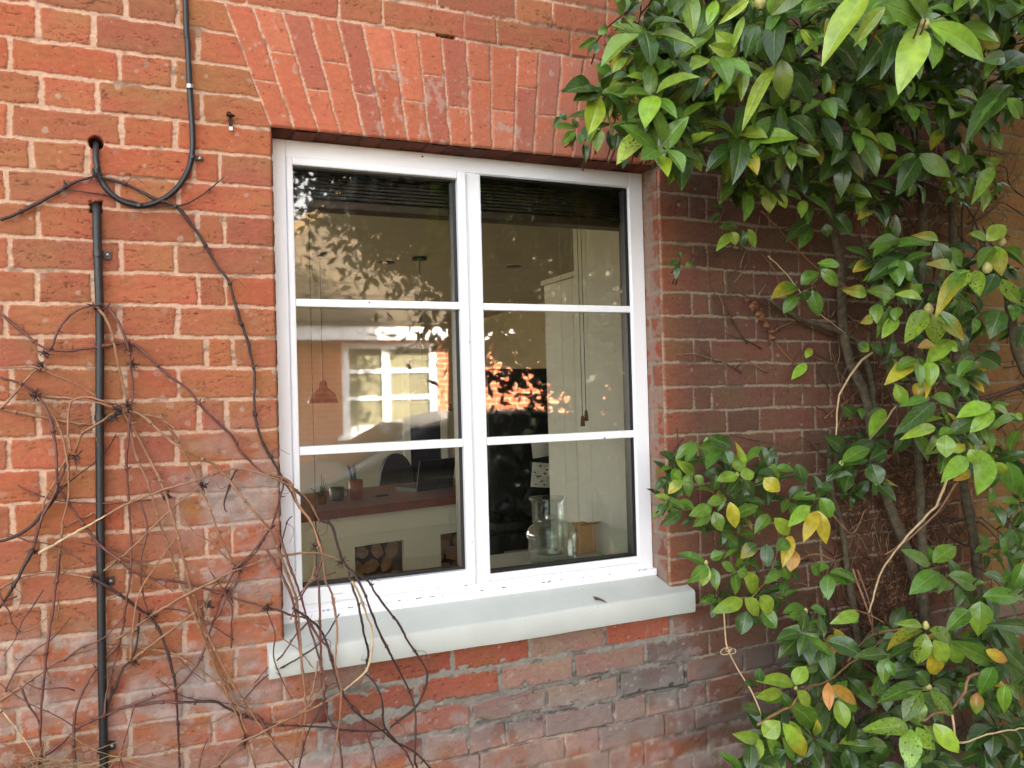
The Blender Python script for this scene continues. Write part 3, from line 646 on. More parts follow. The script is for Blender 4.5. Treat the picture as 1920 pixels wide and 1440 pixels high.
# ------------------------------------------------------------------ leaves
class Leaves:
    def __init__(s): s.v = []; s.c = []; s.q = []; s.uv = []; s.n = 0; s.f = []
    NV, NU = 9, 5
    def leaf(s, base, tip, width, nrm, col, tipcol=None, spot=0., fold=.22, droop=.10, mottle=None):
        base = np.asarray(base, float); tip = np.asarray(tip, float); ax = tip-base; L = np.linalg.norm(ax); ax /= L
        nrm = nrm-ax*np.dot(nrm, ax); nrm /= np.linalg.norm(nrm)+1e-9; sd = np.cross(ax, nrm)
        v = np.linspace(0, 1, s.NV)[:, None]; u = np.linspace(-1, 1, s.NU)[None, :]
        half = width/2*np.clip(np.sin(math.pi*np.clip(v, 0, 1)**.92), 0, 1)**.78*(1.03-.12*v); half = half*np.where(v > .86, 1-(v-.86)*3.4, 1)
        half[0] = .0012; half[-1] = .0003
        wav = (.05*np.sin(v*11+base[0]*90)*np.abs(u))*width
        h = fold*np.abs(u)*half*1.0-droop*L*(v**1.8)+wav*.5+ .06*L*np.sin(math.pi*v)
        tw_ = (random.uniform(-1, 1)**3*1.1)*(v+0*u); a1 = u*half*np.cos(tw_)-h*0; a2 = u*half*np.sin(tw_)+h; bend = random.uniform(-.10, .10)*L*(v**2+0*u)
        P = base[None, None]+ax[None, None]*(v*L+0*u)[..., None]+sd[None, None]*(a1+bend)[..., None]+nrm[None, None]*a2[..., None]
        s.v.append(P.reshape(-1, 3)); k = s.NV*s.NU
        vf = np.repeat(v, s.NU, 1).reshape(-1); uf = np.repeat(u, s.NV, 0).reshape(-1)
        c = np.tile(col, (k, 1))
        if tipcol is not None:
            t = sstep(.35, .95, vf+np.abs(uf)*.25)[:, None]; c = c*(1-t)+np.asarray(tipcol)*t
        s.c.append(c); s.q.append(np.full(k, spot)); s.uv.append(np.stack([uf*.5+.5, vf], -1))
        j, i = np.meshgrid(np.arange(s.NV-1), np.arange(s.NU-1), indexing='ij'); a = (j*s.NU+i).ravel()+s.n
        s.f.append(np.stack([a, a+1, a+s.NU+1, a+s.NU], -1)); s.n += k
    def build(s, name, m, parent):
        V_ = np.concatenate(s.v); F = np.concatenate(s.f); me = bpy.data.meshes.new(name)
        me.vertices.add(len(V_)); me.vertices.foreach_set('co', V_.astype(np.float32).ravel())
        me.loops.add(F.size); me.loops.foreach_set('vertex_index', F.ravel().astype(np.int32))
        me.polygons.add(len(F)); me.polygons.foreach_set('loop_start', np.arange(0, F.size, 4, dtype=np.int32)); me.polygons.foreach_set('loop_total', np.full(len(F), 4, np.int32))
        me.polygons.foreach_set('use_smooth', np.ones(len(F), bool)); me.update(calc_edges=True); me.materials.append(m)
        attr_col(me, np.concatenate(s.c)); q = np.concatenate(s.q); attr_col(me, np.stack([q, q, q], -1), 'Spot')
        uvl = me.uv_layers.new(name='UVMap'); uv = np.concatenate(s.uv)[F.ravel()]; uvl.data.foreach_set('uv', uv.astype(np.float32).ravel())
        o = bpy.data.objects.new(name, me); COL.objects.link(o); o.parent = parent
        if parent: o.matrix_parent_inverse = Matrix.Translation(-Vector(parent.location))
        return o
def leaf_mat():
    m = bpy.data.materials.new('camellia_leaf'); m.use_nodes = True; nt = m.node_tree; L = nt.links.new; b = nt.nodes['Principled BSDF']; N = nt.nodes.new
    at = N('ShaderNodeAttribute'); at.attribute_name = 'Col'; sa = N('ShaderNodeAttribute'); sa.attribute_name = 'Spot'
    uv = N('ShaderNodeUVMap'); sx = N('ShaderNodeSeparateXYZ'); L(uv.outputs[0], sx.inputs[0])
    def M(op, a=None, b_=None, c=None):
        n = N('ShaderNodeMath'); n.operation = op
        for i, q in enumerate((a, b_, c)):
            if q is None: continue
            if isinstance(q, (int, float)): n.inputs[i].default_value = q
            else: L(q, n.inputs[i])
        return n.outputs[0]
    au = M('ABSOLUTE', M('SUBTRACT', sx.outputs[0], .5))
    mid = M('LESS_THAN', au, .028)
    # side veins: sawtooth along v + |u|
    vv = M('FRACT', M('MULTIPLY', M('SUBTRACT', sx.outputs[1], M('MULTIPLY', au, .55)), 7.0)); ve = M('MULTIPLY', M('LESS_THAN', M('ABSOLUTE', M('SUBTRACT', vv, .5)), .045), .35)
    tc = N('ShaderNodeTexCoord'); n1 = N('ShaderNodeTexNoise'); n1.inputs['Scale'].default_value = 55; n1.inputs['Detail'].default_value = 5; L(tc.outputs['Object'], n1.inputs['Vector'])
    n2 = N('ShaderNodeTexNoise'); n2.inputs['Scale'].default_value = 160; n2.inputs['Detail'].default_value = 3; L(tc.outputs['Object'], n2.inputs['Vector'])
    n3 = N('ShaderNodeTexVoronoi'); n3.inputs['Scale'].default_value = 130; L(tc.outputs['Object'], n3.inputs['Vector'])
    k = N('ShaderNodeMapRange'); L(n1.outputs['Fac'], k.inputs[0]); k.inputs[1].default_value = .3; k.inputs[2].default_value = .7; k.inputs[3].default_value = .78; k.inputs[4].default_value = 1.25
    s1 = N('ShaderNodeVectorMath'); s1.operation = 'SCALE'; L(at.outputs['Color'], s1.inputs[0]); L(k.outputs[0], s1.inputs['Scale'])
    mx = N('ShaderNodeMix'); mx.data_type = 'RGBA'; L(M('MAXIMUM', M('MULTIPLY', mid, .55), ve), mx.inputs['Factor']); L(s1.outputs[0], mx.inputs['A'])
    li = N('ShaderNodeMix'); li.data_type = 'RGBA'; li.inputs['Factor'].default_value = .5; L(s1.outputs[0], li.inputs['A']); li.inputs['B'].default_value = (.33, .42, .10, 1); L(li.outputs['Result'], mx.inputs['B'])
    spm = M('MULTIPLY', M('MULTIPLY', M('GREATER_THAN', n2.outputs['Fac'], .585), M('GREATER_THAN', n1.outputs['Fac'], .44)), sa.outputs['Fac'])
    mx2 = N('ShaderNodeMix'); mx2.data_type = 'RGBA'; L(M('MULTIPLY', spm, .85), mx2.inputs['Factor']); L(mx.outputs['Result'], mx2.inputs['A']); mx2.inputs['B'].default_value = (.018, .028, .008, 1)
    L(mx2.outputs['Result'], b.inputs['Base Color']); b.inputs['Roughness'].default_value = .29; b.inputs['Specular IOR Level'].default_value = .5
    bu = N('ShaderNodeBump'); bu.inputs['Distance'].default_value = .0011; bu.inputs['Strength'].default_value = .8; L(M('ADD', M('MULTIPLY', M('MINIMUM', M('MULTIPLY', au, 9), 1.), 1.), M('MULTIPLY', n2.outputs['Fac'], .5)), bu.inputs['Height']); L(bu.outputs[0], b.inputs['Normal'])
    tr = N('ShaderNodeBsdfTranslucent'); ms = N('ShaderNodeMixShader'); ms.inputs[0].default_value = .16; L(mx2.outputs['Result'], tr.inputs[0]); L(b.outputs[0], ms.inputs[1]); L(tr.outputs[0], ms.inputs[2]); L(ms.outputs[0], nt.nodes['Material Output'].inputs[0])
    return m
MLEAF = leaf_mat()
LC = {'g': (50, 76, 30), 'm': (80, 112, 37), 'l': (118, 145, 46), 'y': (136, 164, 50), 'Y': (164, 148, 44), 'o': (166, 116, 46)}
HER = {
'1040.48 1160 0 5.053': """-.45 210,20 85,115 70 g|330,10 370,160 90 g|420,20 530,130 80 g|700,20 530,150 80 g|215,210 90,460 90 g|240,170 340,290 110 g|780,90 700,390 90 g
-.6 920,0 860,225 105 y|1230,0 1000,200 80 y|1180,160 1110,460 70 l|1110,500 930,310 150 l|1100,510 890,450 120 l|1320,250 1180,500 140 g|1140,540 980,860 110 l|1170,540 1180,890 120 l|1000,630 910,950 80 l|940,560 860,800 150 Y
-.6 1480,610 1210,1050 130 l|1540,560 1580,910 170 l|1600,600 1840,750 130 g|1620,680 1830,960 140 g|1510,130 1410,290 110 m|1510,130 1440,-20 160 l|1520,130 1800,100 150 g|1500,160 1440,590 190 g
-.5 690,490 360,690 110 m|700,480 480,490 70 m|400,470 225,575 80 l|300,790 100,700 90 y|290,790 70,830 50 m|330,780 290,930 100 y|380,750 380,850 70 m|520,820 420,950 90 g|690,740 550,1030 130 l|540,950 375,1080 90 m|550,1020 440,1220 90 l|640,980 750,1180 140 m|160,980 50,1160 120 m|240,960 260,1150 90 m|290,940 170,1000 80 g|100,900 -20,870 80 m
-.55 1200,1000 1110,1210 110 g|1430,1100 1220,1410 130 m|1450,1100 1330,1440 110 g|1490,1120 1560,1440 150 g|1530,1010 1580,1260 90 m|1620,1110 1870,1300 170 g|1340,950 1240,1150 110 l|220,1120 260,1250 100 g|790,640 740,930 140 g""",
'N 1540 0 5.053': """-1.1 420,-70 100,470 240 y|600,60 300,420 120 l|940,260 770,740 250 y|1020,230 1520,520 200 y|930,210 640,60 190 m|990,190 830,-60 170 m
-.7 700,210 460,660 160 g|720,230 600,650 140 g|740,260 720,740 130 g|930,560 910,720 80 m|130,430 370,610 170 g|1500,330 1690,440 150 Y|1740,540 1520,600 120 m|1700,560 1520,690 110 m|1900,500 1720,680 200 g|1800,800 1430,1160 190 g|1750,930 1450,1170 130 m|1760,930 1920,1110 120 m
-.5 1180,950 1150,1200 130 m|1250,940 1400,1120 90 m|1160,1210 1040,1410 110 l|600,1420 300,1340 120 m|520,1270 740,1400 110 m|10,1120 200,1400 150 g|120,1060 360,1230 110 m|420,850 620,1020 130 g|0,600 200,730 140 g|1100,430 1050,700 150 g|1620,1260 1720,1420 120 m|1400,480 1400,660 110 m|0,960 80,1100 90 m""",
'C 1540 285 5.053': """-.45 200,10 450,250 150 m|190,30 20,250 170 g|210,60 210,370 140 g|890,20 665,190 100 m|920,60 720,380 180 g|930,20 1200,230 150 m|1180,0 1310,90 120 l|1320,20 1390,200 150 m|1640,150 1410,420 120 l
-.25 330,470 120,590 110 g|110,590 290,770 130 g|40,680 60,800 90 g
-.4 740,830 490,880 120 m|740,860 480,990 130 m|740,1010 490,1190 150 g|730,1020 720,1260 140 m|780,1030 850,1210 90 m|1110,840 880,770 80 l|1050,860 760,900 130 m|1080,860 1220,1100 150 g|1290,1110 1040,1050 110 y|1230,900 1310,1090 110 m|1560,830 1410,755 80 l|1570,840 1740,670 140 l|1630,900 1500,1070 130 m|1650,890 1700,1150 140 l|1740,910 1920,1000 110 m
-.5 1370,1110 1075,1410 140 m|1400,1120 1250,1330 120 sl|1460,1120 1490,1360 130 sl|1650,1150 1560,1370 140 g|1670,1200 1910,1440 120 sl|170,1070 0,1060 90 m|0,1110 160,1260 110 m|430,1350 210,1300 110 l|700,1350 450,1330 120 m|950,1390 720,1350 90 y|850,1260 940,1350 110 m""",
'D 1540 570 5.053': """-.45 540,0 500,150 110 m|490,130 365,165 80 y|650,20 565,290 120 m|720,30 715,150 100 m|720,130 580,310 110 l|980,60 800,350 160 sl|1040,90 1110,370 160 sl|1090,60 1330,350 150 m|1220,330 1020,560 140 l|1150,370 1300,420 90 y|1080,400 930,420 100 Y|890,540 660,720 140 Y|890,520 710,620 100 m|1020,540 1050,760 130 l|1130,560 1300,690 120 m|1170,690 1370,770 110 m|910,560 960,770 90 m|930,740 900,890 110 Y|700,760 790,960 110 l|1030,880 780,980 90 m|1040,880 1310,950 130 m|1060,930 830,1170 150 g|1080,1170 790,1220 100 y|1190,1090 1000,1090 100 l|1240,1180 1130,1240 100 m|1190,1030 1370,1260 140 Y
-.5 1600,950 1340,1050 150 y|1630,1010 1440,1180 130 y|1640,980 1810,1050 110 l|1840,1050 1640,1120 80 m|1440,480 1270,560 110 g|1450,470 1700,570 150 g|1560,420 1710,420 90 g|1440,540 1290,660 110 m
-.25 600,1000 435,1230 120 l|600,1000 460,1050 60 m|350,380 450,440 90 g|590,470 470,370 90 g|340,1000 410,1080 90 m|200,960 320,1060 110 g|220,1440 40,1270 130 g|500,1310 200,1430 120 g
-.5 1180,1240 1170,1440 150 l|1250,1410 1350,1330 100 l|1700,60 1590,280 170 g|1870,1200 1770,1360 120 m|1910,1080 1830,1050 60 l|1380,1250 1560,1330 110 g""",
'E 1540 855 5.053': """-.55 1380,10 1190,160 140 l|1510,-60 1500,350 210 l|1400,-60 1510,70 120 l|1640,60 1750,190 110 l|1400,130 1290,240 100 Y|1760,60 1870,350 160 m
-.3 180,70 430,0 110 m|180,80 60,220 100 g|260,180 240,340 110 g|490,80 510,270 140 m|-20,300 110,290 90 g
-.4 1030,1030 820,920 120 m|1040,1000 1000,850 90 m|1060,1010 1280,860 150 m|1120,1100 880,1250 170 m|1150,1120 1120,1290 80 m
-.55 1200,1130 1480,1280 160 m|1530,1330 1910,1330 150 m|1540,1120 1760,1180 100 g|1920,1010 1830,1240 140 m|1930,1270 1810,1250 90 m
-.3 80,1100 330,1190 120 m|60,1120 40,1330 110 m|40,1080 0,1020 80 m""",
'F 1540 1140 4.8': """-.6 1330,20 1130,160 140 m|1430,-60 1440,240 200 m|1910,200 1600,110 120 g
-.35 340,50 130,110 100 l|130,190 230,430 130 Y|100,240 80,450 110 Y
-.55 910,200 620,260 130 sl|910,170 700,120 70 l|940,230 860,490 140 sl|970,200 1260,320 150 sl|1010,290 1140,470 140 l|1150,320 1270,510 110 l|980,400 1080,610 150 Y
-.5 1540,480 1280,340 150 m|1480,380 1660,490 100 Y|1640,360 1820,560 120 g|590,420 355,450 110 g|590,430 550,670 110 m|690,330 560,400 90 g|600,470 650,610 80 m|840,330 670,430 120 g|1550,530 1440,780 150 m|1620,530 1480,720 120 g|1660,690 1620,930 120 l|1670,690 1820,820 110 m|1400,760 1410,950 100 o
-.5 910,720 580,780 140 sm|900,740 740,980 150 sm|980,740 1220,1000 130 sm|860,820 900,1020 130 sy|1000,680 1230,760 130 g|850,580 980,680 120 g|330,780 540,890 100 g
-.6 60,670 75,910 90 o|80,700 320,830 100 o|150,780 325,940 110 m|140,830 220,1070 130 l|780,1070 450,1080 150 sl|810,1090 790,1420 170 sl|860,1070 1000,1300 130 sl|920,1060 1150,1250 110 l|1010,1040 1220,1310 150 y
-.4 590,1250 400,1230 120 m|600,1260 480,1440 130 m|400,1130 220,1190 110 g|860,1330 780,1480 120 m|1530,1080 1290,1220 150 g|1550,1110 1540,1330 130 g|1620,1120 1790,1300 150 g|1000,1350 920,1370 50 m""",
'G 1240 1040 2.8235': """-.25 240,50 100,10 60 m|240,55 215,160 60 l|250,60 150,140 60 m|270,70 300,180 50 m|260,20 330,0 60 m|320,40 390,90 50 m|440,90 520,220 80 l|400,90 455,110 50 m|430,240 300,300 70 l|440,230 525,310 70 l|520,220 590,300 80 l|450,300 430,420 80 g|480,330 510,370 60 g|530,300 610,380 80 m|640,90 550,130 50 m|650,70 670,130 50 m|660,130 640,210 50 g
-.3 790,60 860,100 60 m|890,100 1030,140 70 m|890,110 870,220 70 m|770,290 660,290 70 m|765,320 700,330 60 m|770,330 730,470 70 l|800,320 780,450 60 g|830,340 790,460 70 m|790,280 880,300 50 m|1040,330 930,340 70 l|910,390 975,530 60 Y|880,440 900,550 60 Y
-.4 700,690 540,640 70 l|710,690 760,590 80 l|640,730 500,735 60 l|640,740 560,790 50 m|720,720 790,790 60 l|680,790 830,900 100 m|520,970 390,970 60 l|540,960 620,890 90 l|530,980 455,1110 80 l|560,970 640,1080 70 l|640,890 765,1070 80 y|680,880 740,1000 60 l|640,970 700,1090 70 m|440,690 520,690 60 g|430,810 530,830 60 g|520,600 520,680 50 g""",
'H 1200 720 2.667': """-.25 260,290 185,370 45 m|283,300 220,380 45 m|410,330 320,300 70 m|410,330 330,420 70 m|420,330 450,400 60 g|460,310 340,260 60 g|485,455 395,490 60 l|500,440 490,350 60 l|500,455 570,450 60 l|530,400 480,310 35 y|600,310 540,390 40 m|600,310 630,390 45 g|500,480 440,550 60 g|520,480 580,570 60 g|640,420 690,440 50 m|590,450 700,460 60 g|620,470 690,540 70 Y|270,450 190,390 50 m|260,455 215,500 40 l|250,460 240,560 45 m|210,450 170,460 40 l|270,460 320,500 40 m|210,480 145,540 50 m|370,545 280,520 50 m|370,530 380,460 45 g
-.25 150,570 80,560 30 y|140,580 230,630 50 m|210,640 110,710 50 g|120,600 100,640 40 g|410,580 340,590 50 m|360,620 260,640 60 m|350,640 280,700 60 m|370,640 410,730 60 m|590,610 450,660 60 m|450,590 480,720 60 Y|640,650 590,740 60 m|620,600 530,580 50 g|670,670 750,760 65 y
-.3 850,610 740,690 60 y|890,635 815,765 60 Y|890,635 945,790 62 Y|900,570 955,660 70 m|740,780 690,830 60 m|760,760 710,880 60 Y|770,830 750,930 70 o|580,800 510,860 60 g|630,800 640,910 60 g|440,780 460,830 60 g|780,400 820,500 60 g|820,480 700,470 60 g|960,520 880,560 50 g|1020,330 930,270 70 g|1010,390 1150,310 70 m|1000,400 940,450 50 g|1030,430 1020,540 70 g|1150,380 1240,330 60 g|1160,400 1190,500 80 g""",
'I 1190 300 3.6': """-.3 640,-20 600,155 70 l|760,0 820,115 90 l|830,20 860,150 80 m|840,120 860,230 70 y|780,130 690,215 60 m|770,200 770,310 50 y|900,210 910,340 95 y|970,230 1030,315 60 y|740,290 750,380 40 m|600,330 520,310 40 g|580,370 490,400 40 g|300,690 240,700 50 g|300,690 270,800 40 g|390,690 350,720 40 g|310,660 300,620 30 g""",
'J 1240 360 2.8235': """-.2 370,220 300,290 50 l|400,190 330,170 50 m|370,210 390,275 55 l|430,200 430,290 50 g|460,195 500,290 45 l|720,500 600,540 80 m|740,490 825,420 70 m|830,420 940,375 50 m|830,430 930,490 60 m|750,520 770,575 60 g|710,540 660,640 60 m|800,520 840,650 70 m|1080,545 970,500 50 y|800,150 660,230 70 g|790,190 730,290 60 m
-.06 765,880 800,830 36 y|765,905 705,990 48 y""",
'K 1000 0 4': """-.4 310,960 160,950 60 m|310,985 225,1060 60 m|350,1000 350,1080 60 m|205,880 150,940 45 g|480,960 490,1110 90 l|470,950 400,1050 60 l|380,1080 400,1200 50 g|470,290 370,350 50 m|490,260 560,200 60 m|460,310 415,410 30 g|480,320 470,400 50 g|560,300 640,300 50 m|590,550 470,500 80 m|600,550 690,410 60 l|650,500 610,630 60 m|590,580 485,710 60 m|570,740 530,900 70 m|620,730 545,700 50 l|720,730 630,680 70 m|300,990 280,1090 50 g|560,980 590,1120 50 g|250,900 200,850 40 g|330,960 300,890 40 g|700,1100 650,1230 90 g|760,1060 890,1200 90 g|640,1000 620,1110 80 g|720,1050 780,1180 80 g|800,1020 760,1130 80 g|700,1010 840,1040 70 g|880,1090 900,1190 60 g"""}
shrub = tag(empty('camellia_shrub', (2.0, -.3, GZ)), 'glossy green camellia with yellowing leaves against the wall right of the window', 'shrub')
LV = Leaves(); hero_pts = []
for key, txt in HER.items():
    kk_, ox, oy, sc = key.split(); ox, oy, sc = float(ox), float(oy), float(sc)
    for line in txt.split('\n'):
        dep, rest = line.split(' ', 1); dep = float(dep)
        for it in rest.split('|'):
            a, b_, wd, c = it.split()
            bx, by = map(float, a.split(',')); tx, ty = map(float, b_.split(','))
            bx, by, tx, ty = ox+bx/sc, oy+by/sc, ox+tx/sc, oy+ty/sc; wd = float(wd)/sc
            d0 = dep+random.uniform(-.03, .03); B = W(bx, by, d0); L0 = math.hypot(tx-bx, ty-by)*np.dot(B-CAM, FW)/FPX
            T_ = W(tx, ty, d0-random.uniform(-.1, .45)*L0)
            sc2 = np.dot((B+T_)/2-CAM, FW)/FPX
            vd = CAM-(B+T_)/2; vd /= np.linalg.norm(vd)
            nrm = vd+np.array([0, -.1, .42])+rng.normal(0, .22, 3); nrm /= np.linalg.norm(nrm)
            sp_ = 1. if c[0] == 's' else 0.; cc = c[-1]
            col = lin(LC[cc])*random.uniform(.82, 1.2)*np.array([random.uniform(.85, 1.15), 1, random.uniform(.8, 1.2)])
            tip = lin(LC['Y' if random.random() < .6 else 'l'])*random.uniform(.6, 1.) if (cc in 'ly' and dep > -.9 and random.random() < .16) or random.random() < .04 else (lin(LC['o']) if cc == 'Y' and random.random() < .4 else None)
            LV.leaf(B, B+(T_-B)*1.06, wd*sc2*1.17, nrm, col, tip, sp_, fold=random.uniform(.05, .45), droop=random.uniform(-.02, .26))
            hero_pts.append((B, T_))
def rosette(c, n, size, ax, pal, spread=1.0):
    ax = np.asarray(ax, float); ax /= np.linalg.norm(ax); a = np.cross(ax, rng.normal(0, 1, 3)); a /= np.linalg.norm(a); bb = np.cross(ax, a)
    for k in range(n):
        t = 2.399*k+random.uniform(-.3, .3); el = random.uniform(.05, .7)*spread
        d = (a*math.cos(t)+bb*math.sin(t))*math.cos(el)+ax*math.sin(el); d[2] -= random.uniform(.15, .6); d /= np.linalg.norm(d)
        L0 = size*random.uniform(.8, 1.3); off = c-ax*.006*k
        nm = ax*.9+np.array([0, -.15, .75])+rng.normal(0, .2, 3)
        cc = random.choice(pal); col = lin(LC[cc])*random.uniform(.8, 1.35)*np.array([random.uniform(.9, 1.2), 1, random.uniform(.7, 1.1)])
        LV.leaf(off+d*.008, off+d*L0, L0*random.uniform(.4, .5), nm, col, lin(LC['Y']) if random.random() < .03 else None, 1. if random.random() < .08 else 0., fold=random.uniform(.05, .5), droop=random.uniform(-.02, .32))
def inpoly(x, y, P):
    s = False; n = len(P)
    for i in range(n):
        x1, y1 = P[i]; x2, y2 = P[i-1]
        if (y1 > y) != (y2 > y) and x < (x2-x1)*(y-y1)/(y2-y1)+x1: s = not s
    return s
tw = MB(); cen = []
MASS = [([(1150,-60),(1960,-60),(1960,170),(1850,230),(1740,180),(1660,250),(1600,330),(1530,330),(1480,300),(1380,300),(1330,270),(1250,285),(1180,290),(1130,240),(1125,150),(1190,60)], 235, (-.15, -.6), .092, 'gggmmml'),
        ([(1330,270),(1480,300),(1640,310),(1800,250),(1920,230),(1920,330),(1840,400),(1620,400),(1450,370),(1360,350)], 26, (-.12, -.4), .078, 'ggmml'),
        ([(1500,-60),(1960,-60),(1960,60),(1700,70),(1560,120)], 34, (-.5, -.85), .092, 'gmm'),
        ([(1620,455),(1910,450),(1930,640),(1800,620),(1680,600)], 26, (-.2, -.4), .075, 'ggm'),
        ([(1660,640),(1790,640),(1850,760),(1960,760),(1960,930),(1850,900),(1700,830)], 22, (-.25, -.45), .075, 'ggmm'),
        ([(1240,830),(1380,820),(1480,870),(1500,960),(1390,1010),(1290,1000),(1250,950)], 20, (-.08, -.2), .062, 'ggm'),
        ([(1340,1000),(1480,1040),(1480,1130),(1380,1190),(1300,1080)], 8, (-.1, -.22), .062, 'gm'),
        ([(1450,1180),(1960,1180),(1960,1480),(1400,1480),(1440,1350),(1560,1300)], 80, (-.12, -.45), .075, 'gggggm'),
        ([(1540,820),(1660,820),(1640,930),(1530,960)], 8, (-.1, -.2), .07, 'g'),
        ([(1850,900),(1960,900),(1960,1250),(1800,1200),(1700,1150)], 16, (-.25, -.45), .08, 'gm')]
for poly, n, (d0, d1), size, pal in MASS:
    xs1 = [p[0] for p in poly]; ys1 = [p[1] for p in poly]; k = 0; tries = 0
    while k < n and tries < 9999:
        tries += 1
        x, y = random.uniform(min(xs1), max(xs1)), random.uniform(min(ys1), max(ys1))
        if not inpoly(x, y, poly): continue
        c = W(x, y, random.uniform(d1, d0)); k += 1; cen.append(c)
        rosette(c, random.randint(4, 7), size*random.choice([.8, 1., 1., 1.15]), np.array([random.uniform(-.9, .3), -1., random.uniform(-.1, .8)]), pal)
# crown above and to the right of the frame (unseen extra foliage on the shrub, added to shade the wall)
for _ in range(800):
    c = np.array([random.uniform(1.3, 3.9), random.uniform(-2.3, -.15), random.uniform(1.35, 3.0)])
    v_ = c-CAM; zc_ = np.dot(v_, FW); px = 960+FPX*np.dot(v_, RI)/zc_; py = 720-FPX*np.dot(v_, UP)/zc_
    if px < 1960 and py > -70: continue
    if px < 1000 and py > -300: continue
    rosette(c, 7, .085, rng.normal(0, 1, 3)+np.array([-.3, -.4, .8]), 'ggm'); cen.append(c)
for _ in range(150):
    c = np.array([random.uniform(2.3, 3.9), random.uniform(-1.3, -.15), random.uniform(-.9, 1.5)])
    v_ = c-CAM; zc_ = np.dot(v_, FW); px = 960+FPX*np.dot(v_, RI)/zc_
    if px < 1975: continue
    rosette(c, 7, .08, rng.normal(0, 1, 3)+np.array([-.3, -.4, .6]), 'ggm')
LV.build('foliage', MLEAF, shrub)
MBARK = mat('grey_green_bark', (84, 74, 56), .95, noise=.55, scale=55, bump=.004); MTW = mat('brown_twig', (78, 52, 38), .8, noise=.3, scale=60); MPALE = mat('pale_twig', (196, 168, 130), .7, noise=.2, scale=60)
def br_(pts, r0, r1, m, name='branch', n=8, y=None):
    P = spline([W(*p) for p in pts], .02); P = P+rng.normal(0, .0008, P.shape); b = MB(); b.tube(P, np.linspace(r0, r1, len(P))*(1+.06*np.sin(np.arange(len(P))*.7)), n); return b.build(name, m, shrub, smooth=True)
br_([(1712,90,-.12),(1712,130,-.12),(1718,285,-.12),(1726,305,-.12),(1730,430,-.12),(1728,520,-.1),(1722,640,-.09),(1715,760,-.09),(1722,860,-.08),(1728,1000,-.09),(1736,1300,-.1),(1740,1500,-.1)], .0125, .017, MBARK, 'trunk')
br_([(1775,230,-.1),(1781,310,-.1),(1787,453,-.1),(1790,600,-.09),(1798,750,-.09),(1807,905,-.1),(1820,975,-.1),(1833,1070,-.1),(1842,1300,-.12),(1850,1500,-.12)], .012, .019, MBARK, 'trunk')
br_([(1545,250,-.06),(1550,335,-.06),(1559,400,-.06),(1576,500,-.06),(1580,608,-.06),(1594,679,-.06),(1625,750,-.07),(1640,850,-.07),(1668,950,-.07),(1706,1050,-.08),(1740,1200,-.08),(1760,1480,-.1)], .013, .021, MBARK, 'trunk')
br_([(1440,560,-.03),(1475,585,-.04),(1509,600,-.05),(1559,617,-.06),(1605,640,-.06),(1630,700,-.06),(1640,790,-.07)], .006, .0135, MBARK)
br_([(1555,860,-.05),(1562,934,-.05),(1578,984,-.05),(1587,1053,-.05),(1600,1140,-.06),(1620,1300,-.08)], .009, .012, MBARK, 'trunk')
br_([(1890,540,-.3),(1898,602,-.3),(1902,640,-.3),(1920,690,-.3),(1960,760,-.3)], .014, .018, MBARK)
br_([(1960,715,-.25),(1920,724,-.25),(1880,735,-.24),(1845,748,-.2),(1800,745,-.12)], .012, .006, MTW)
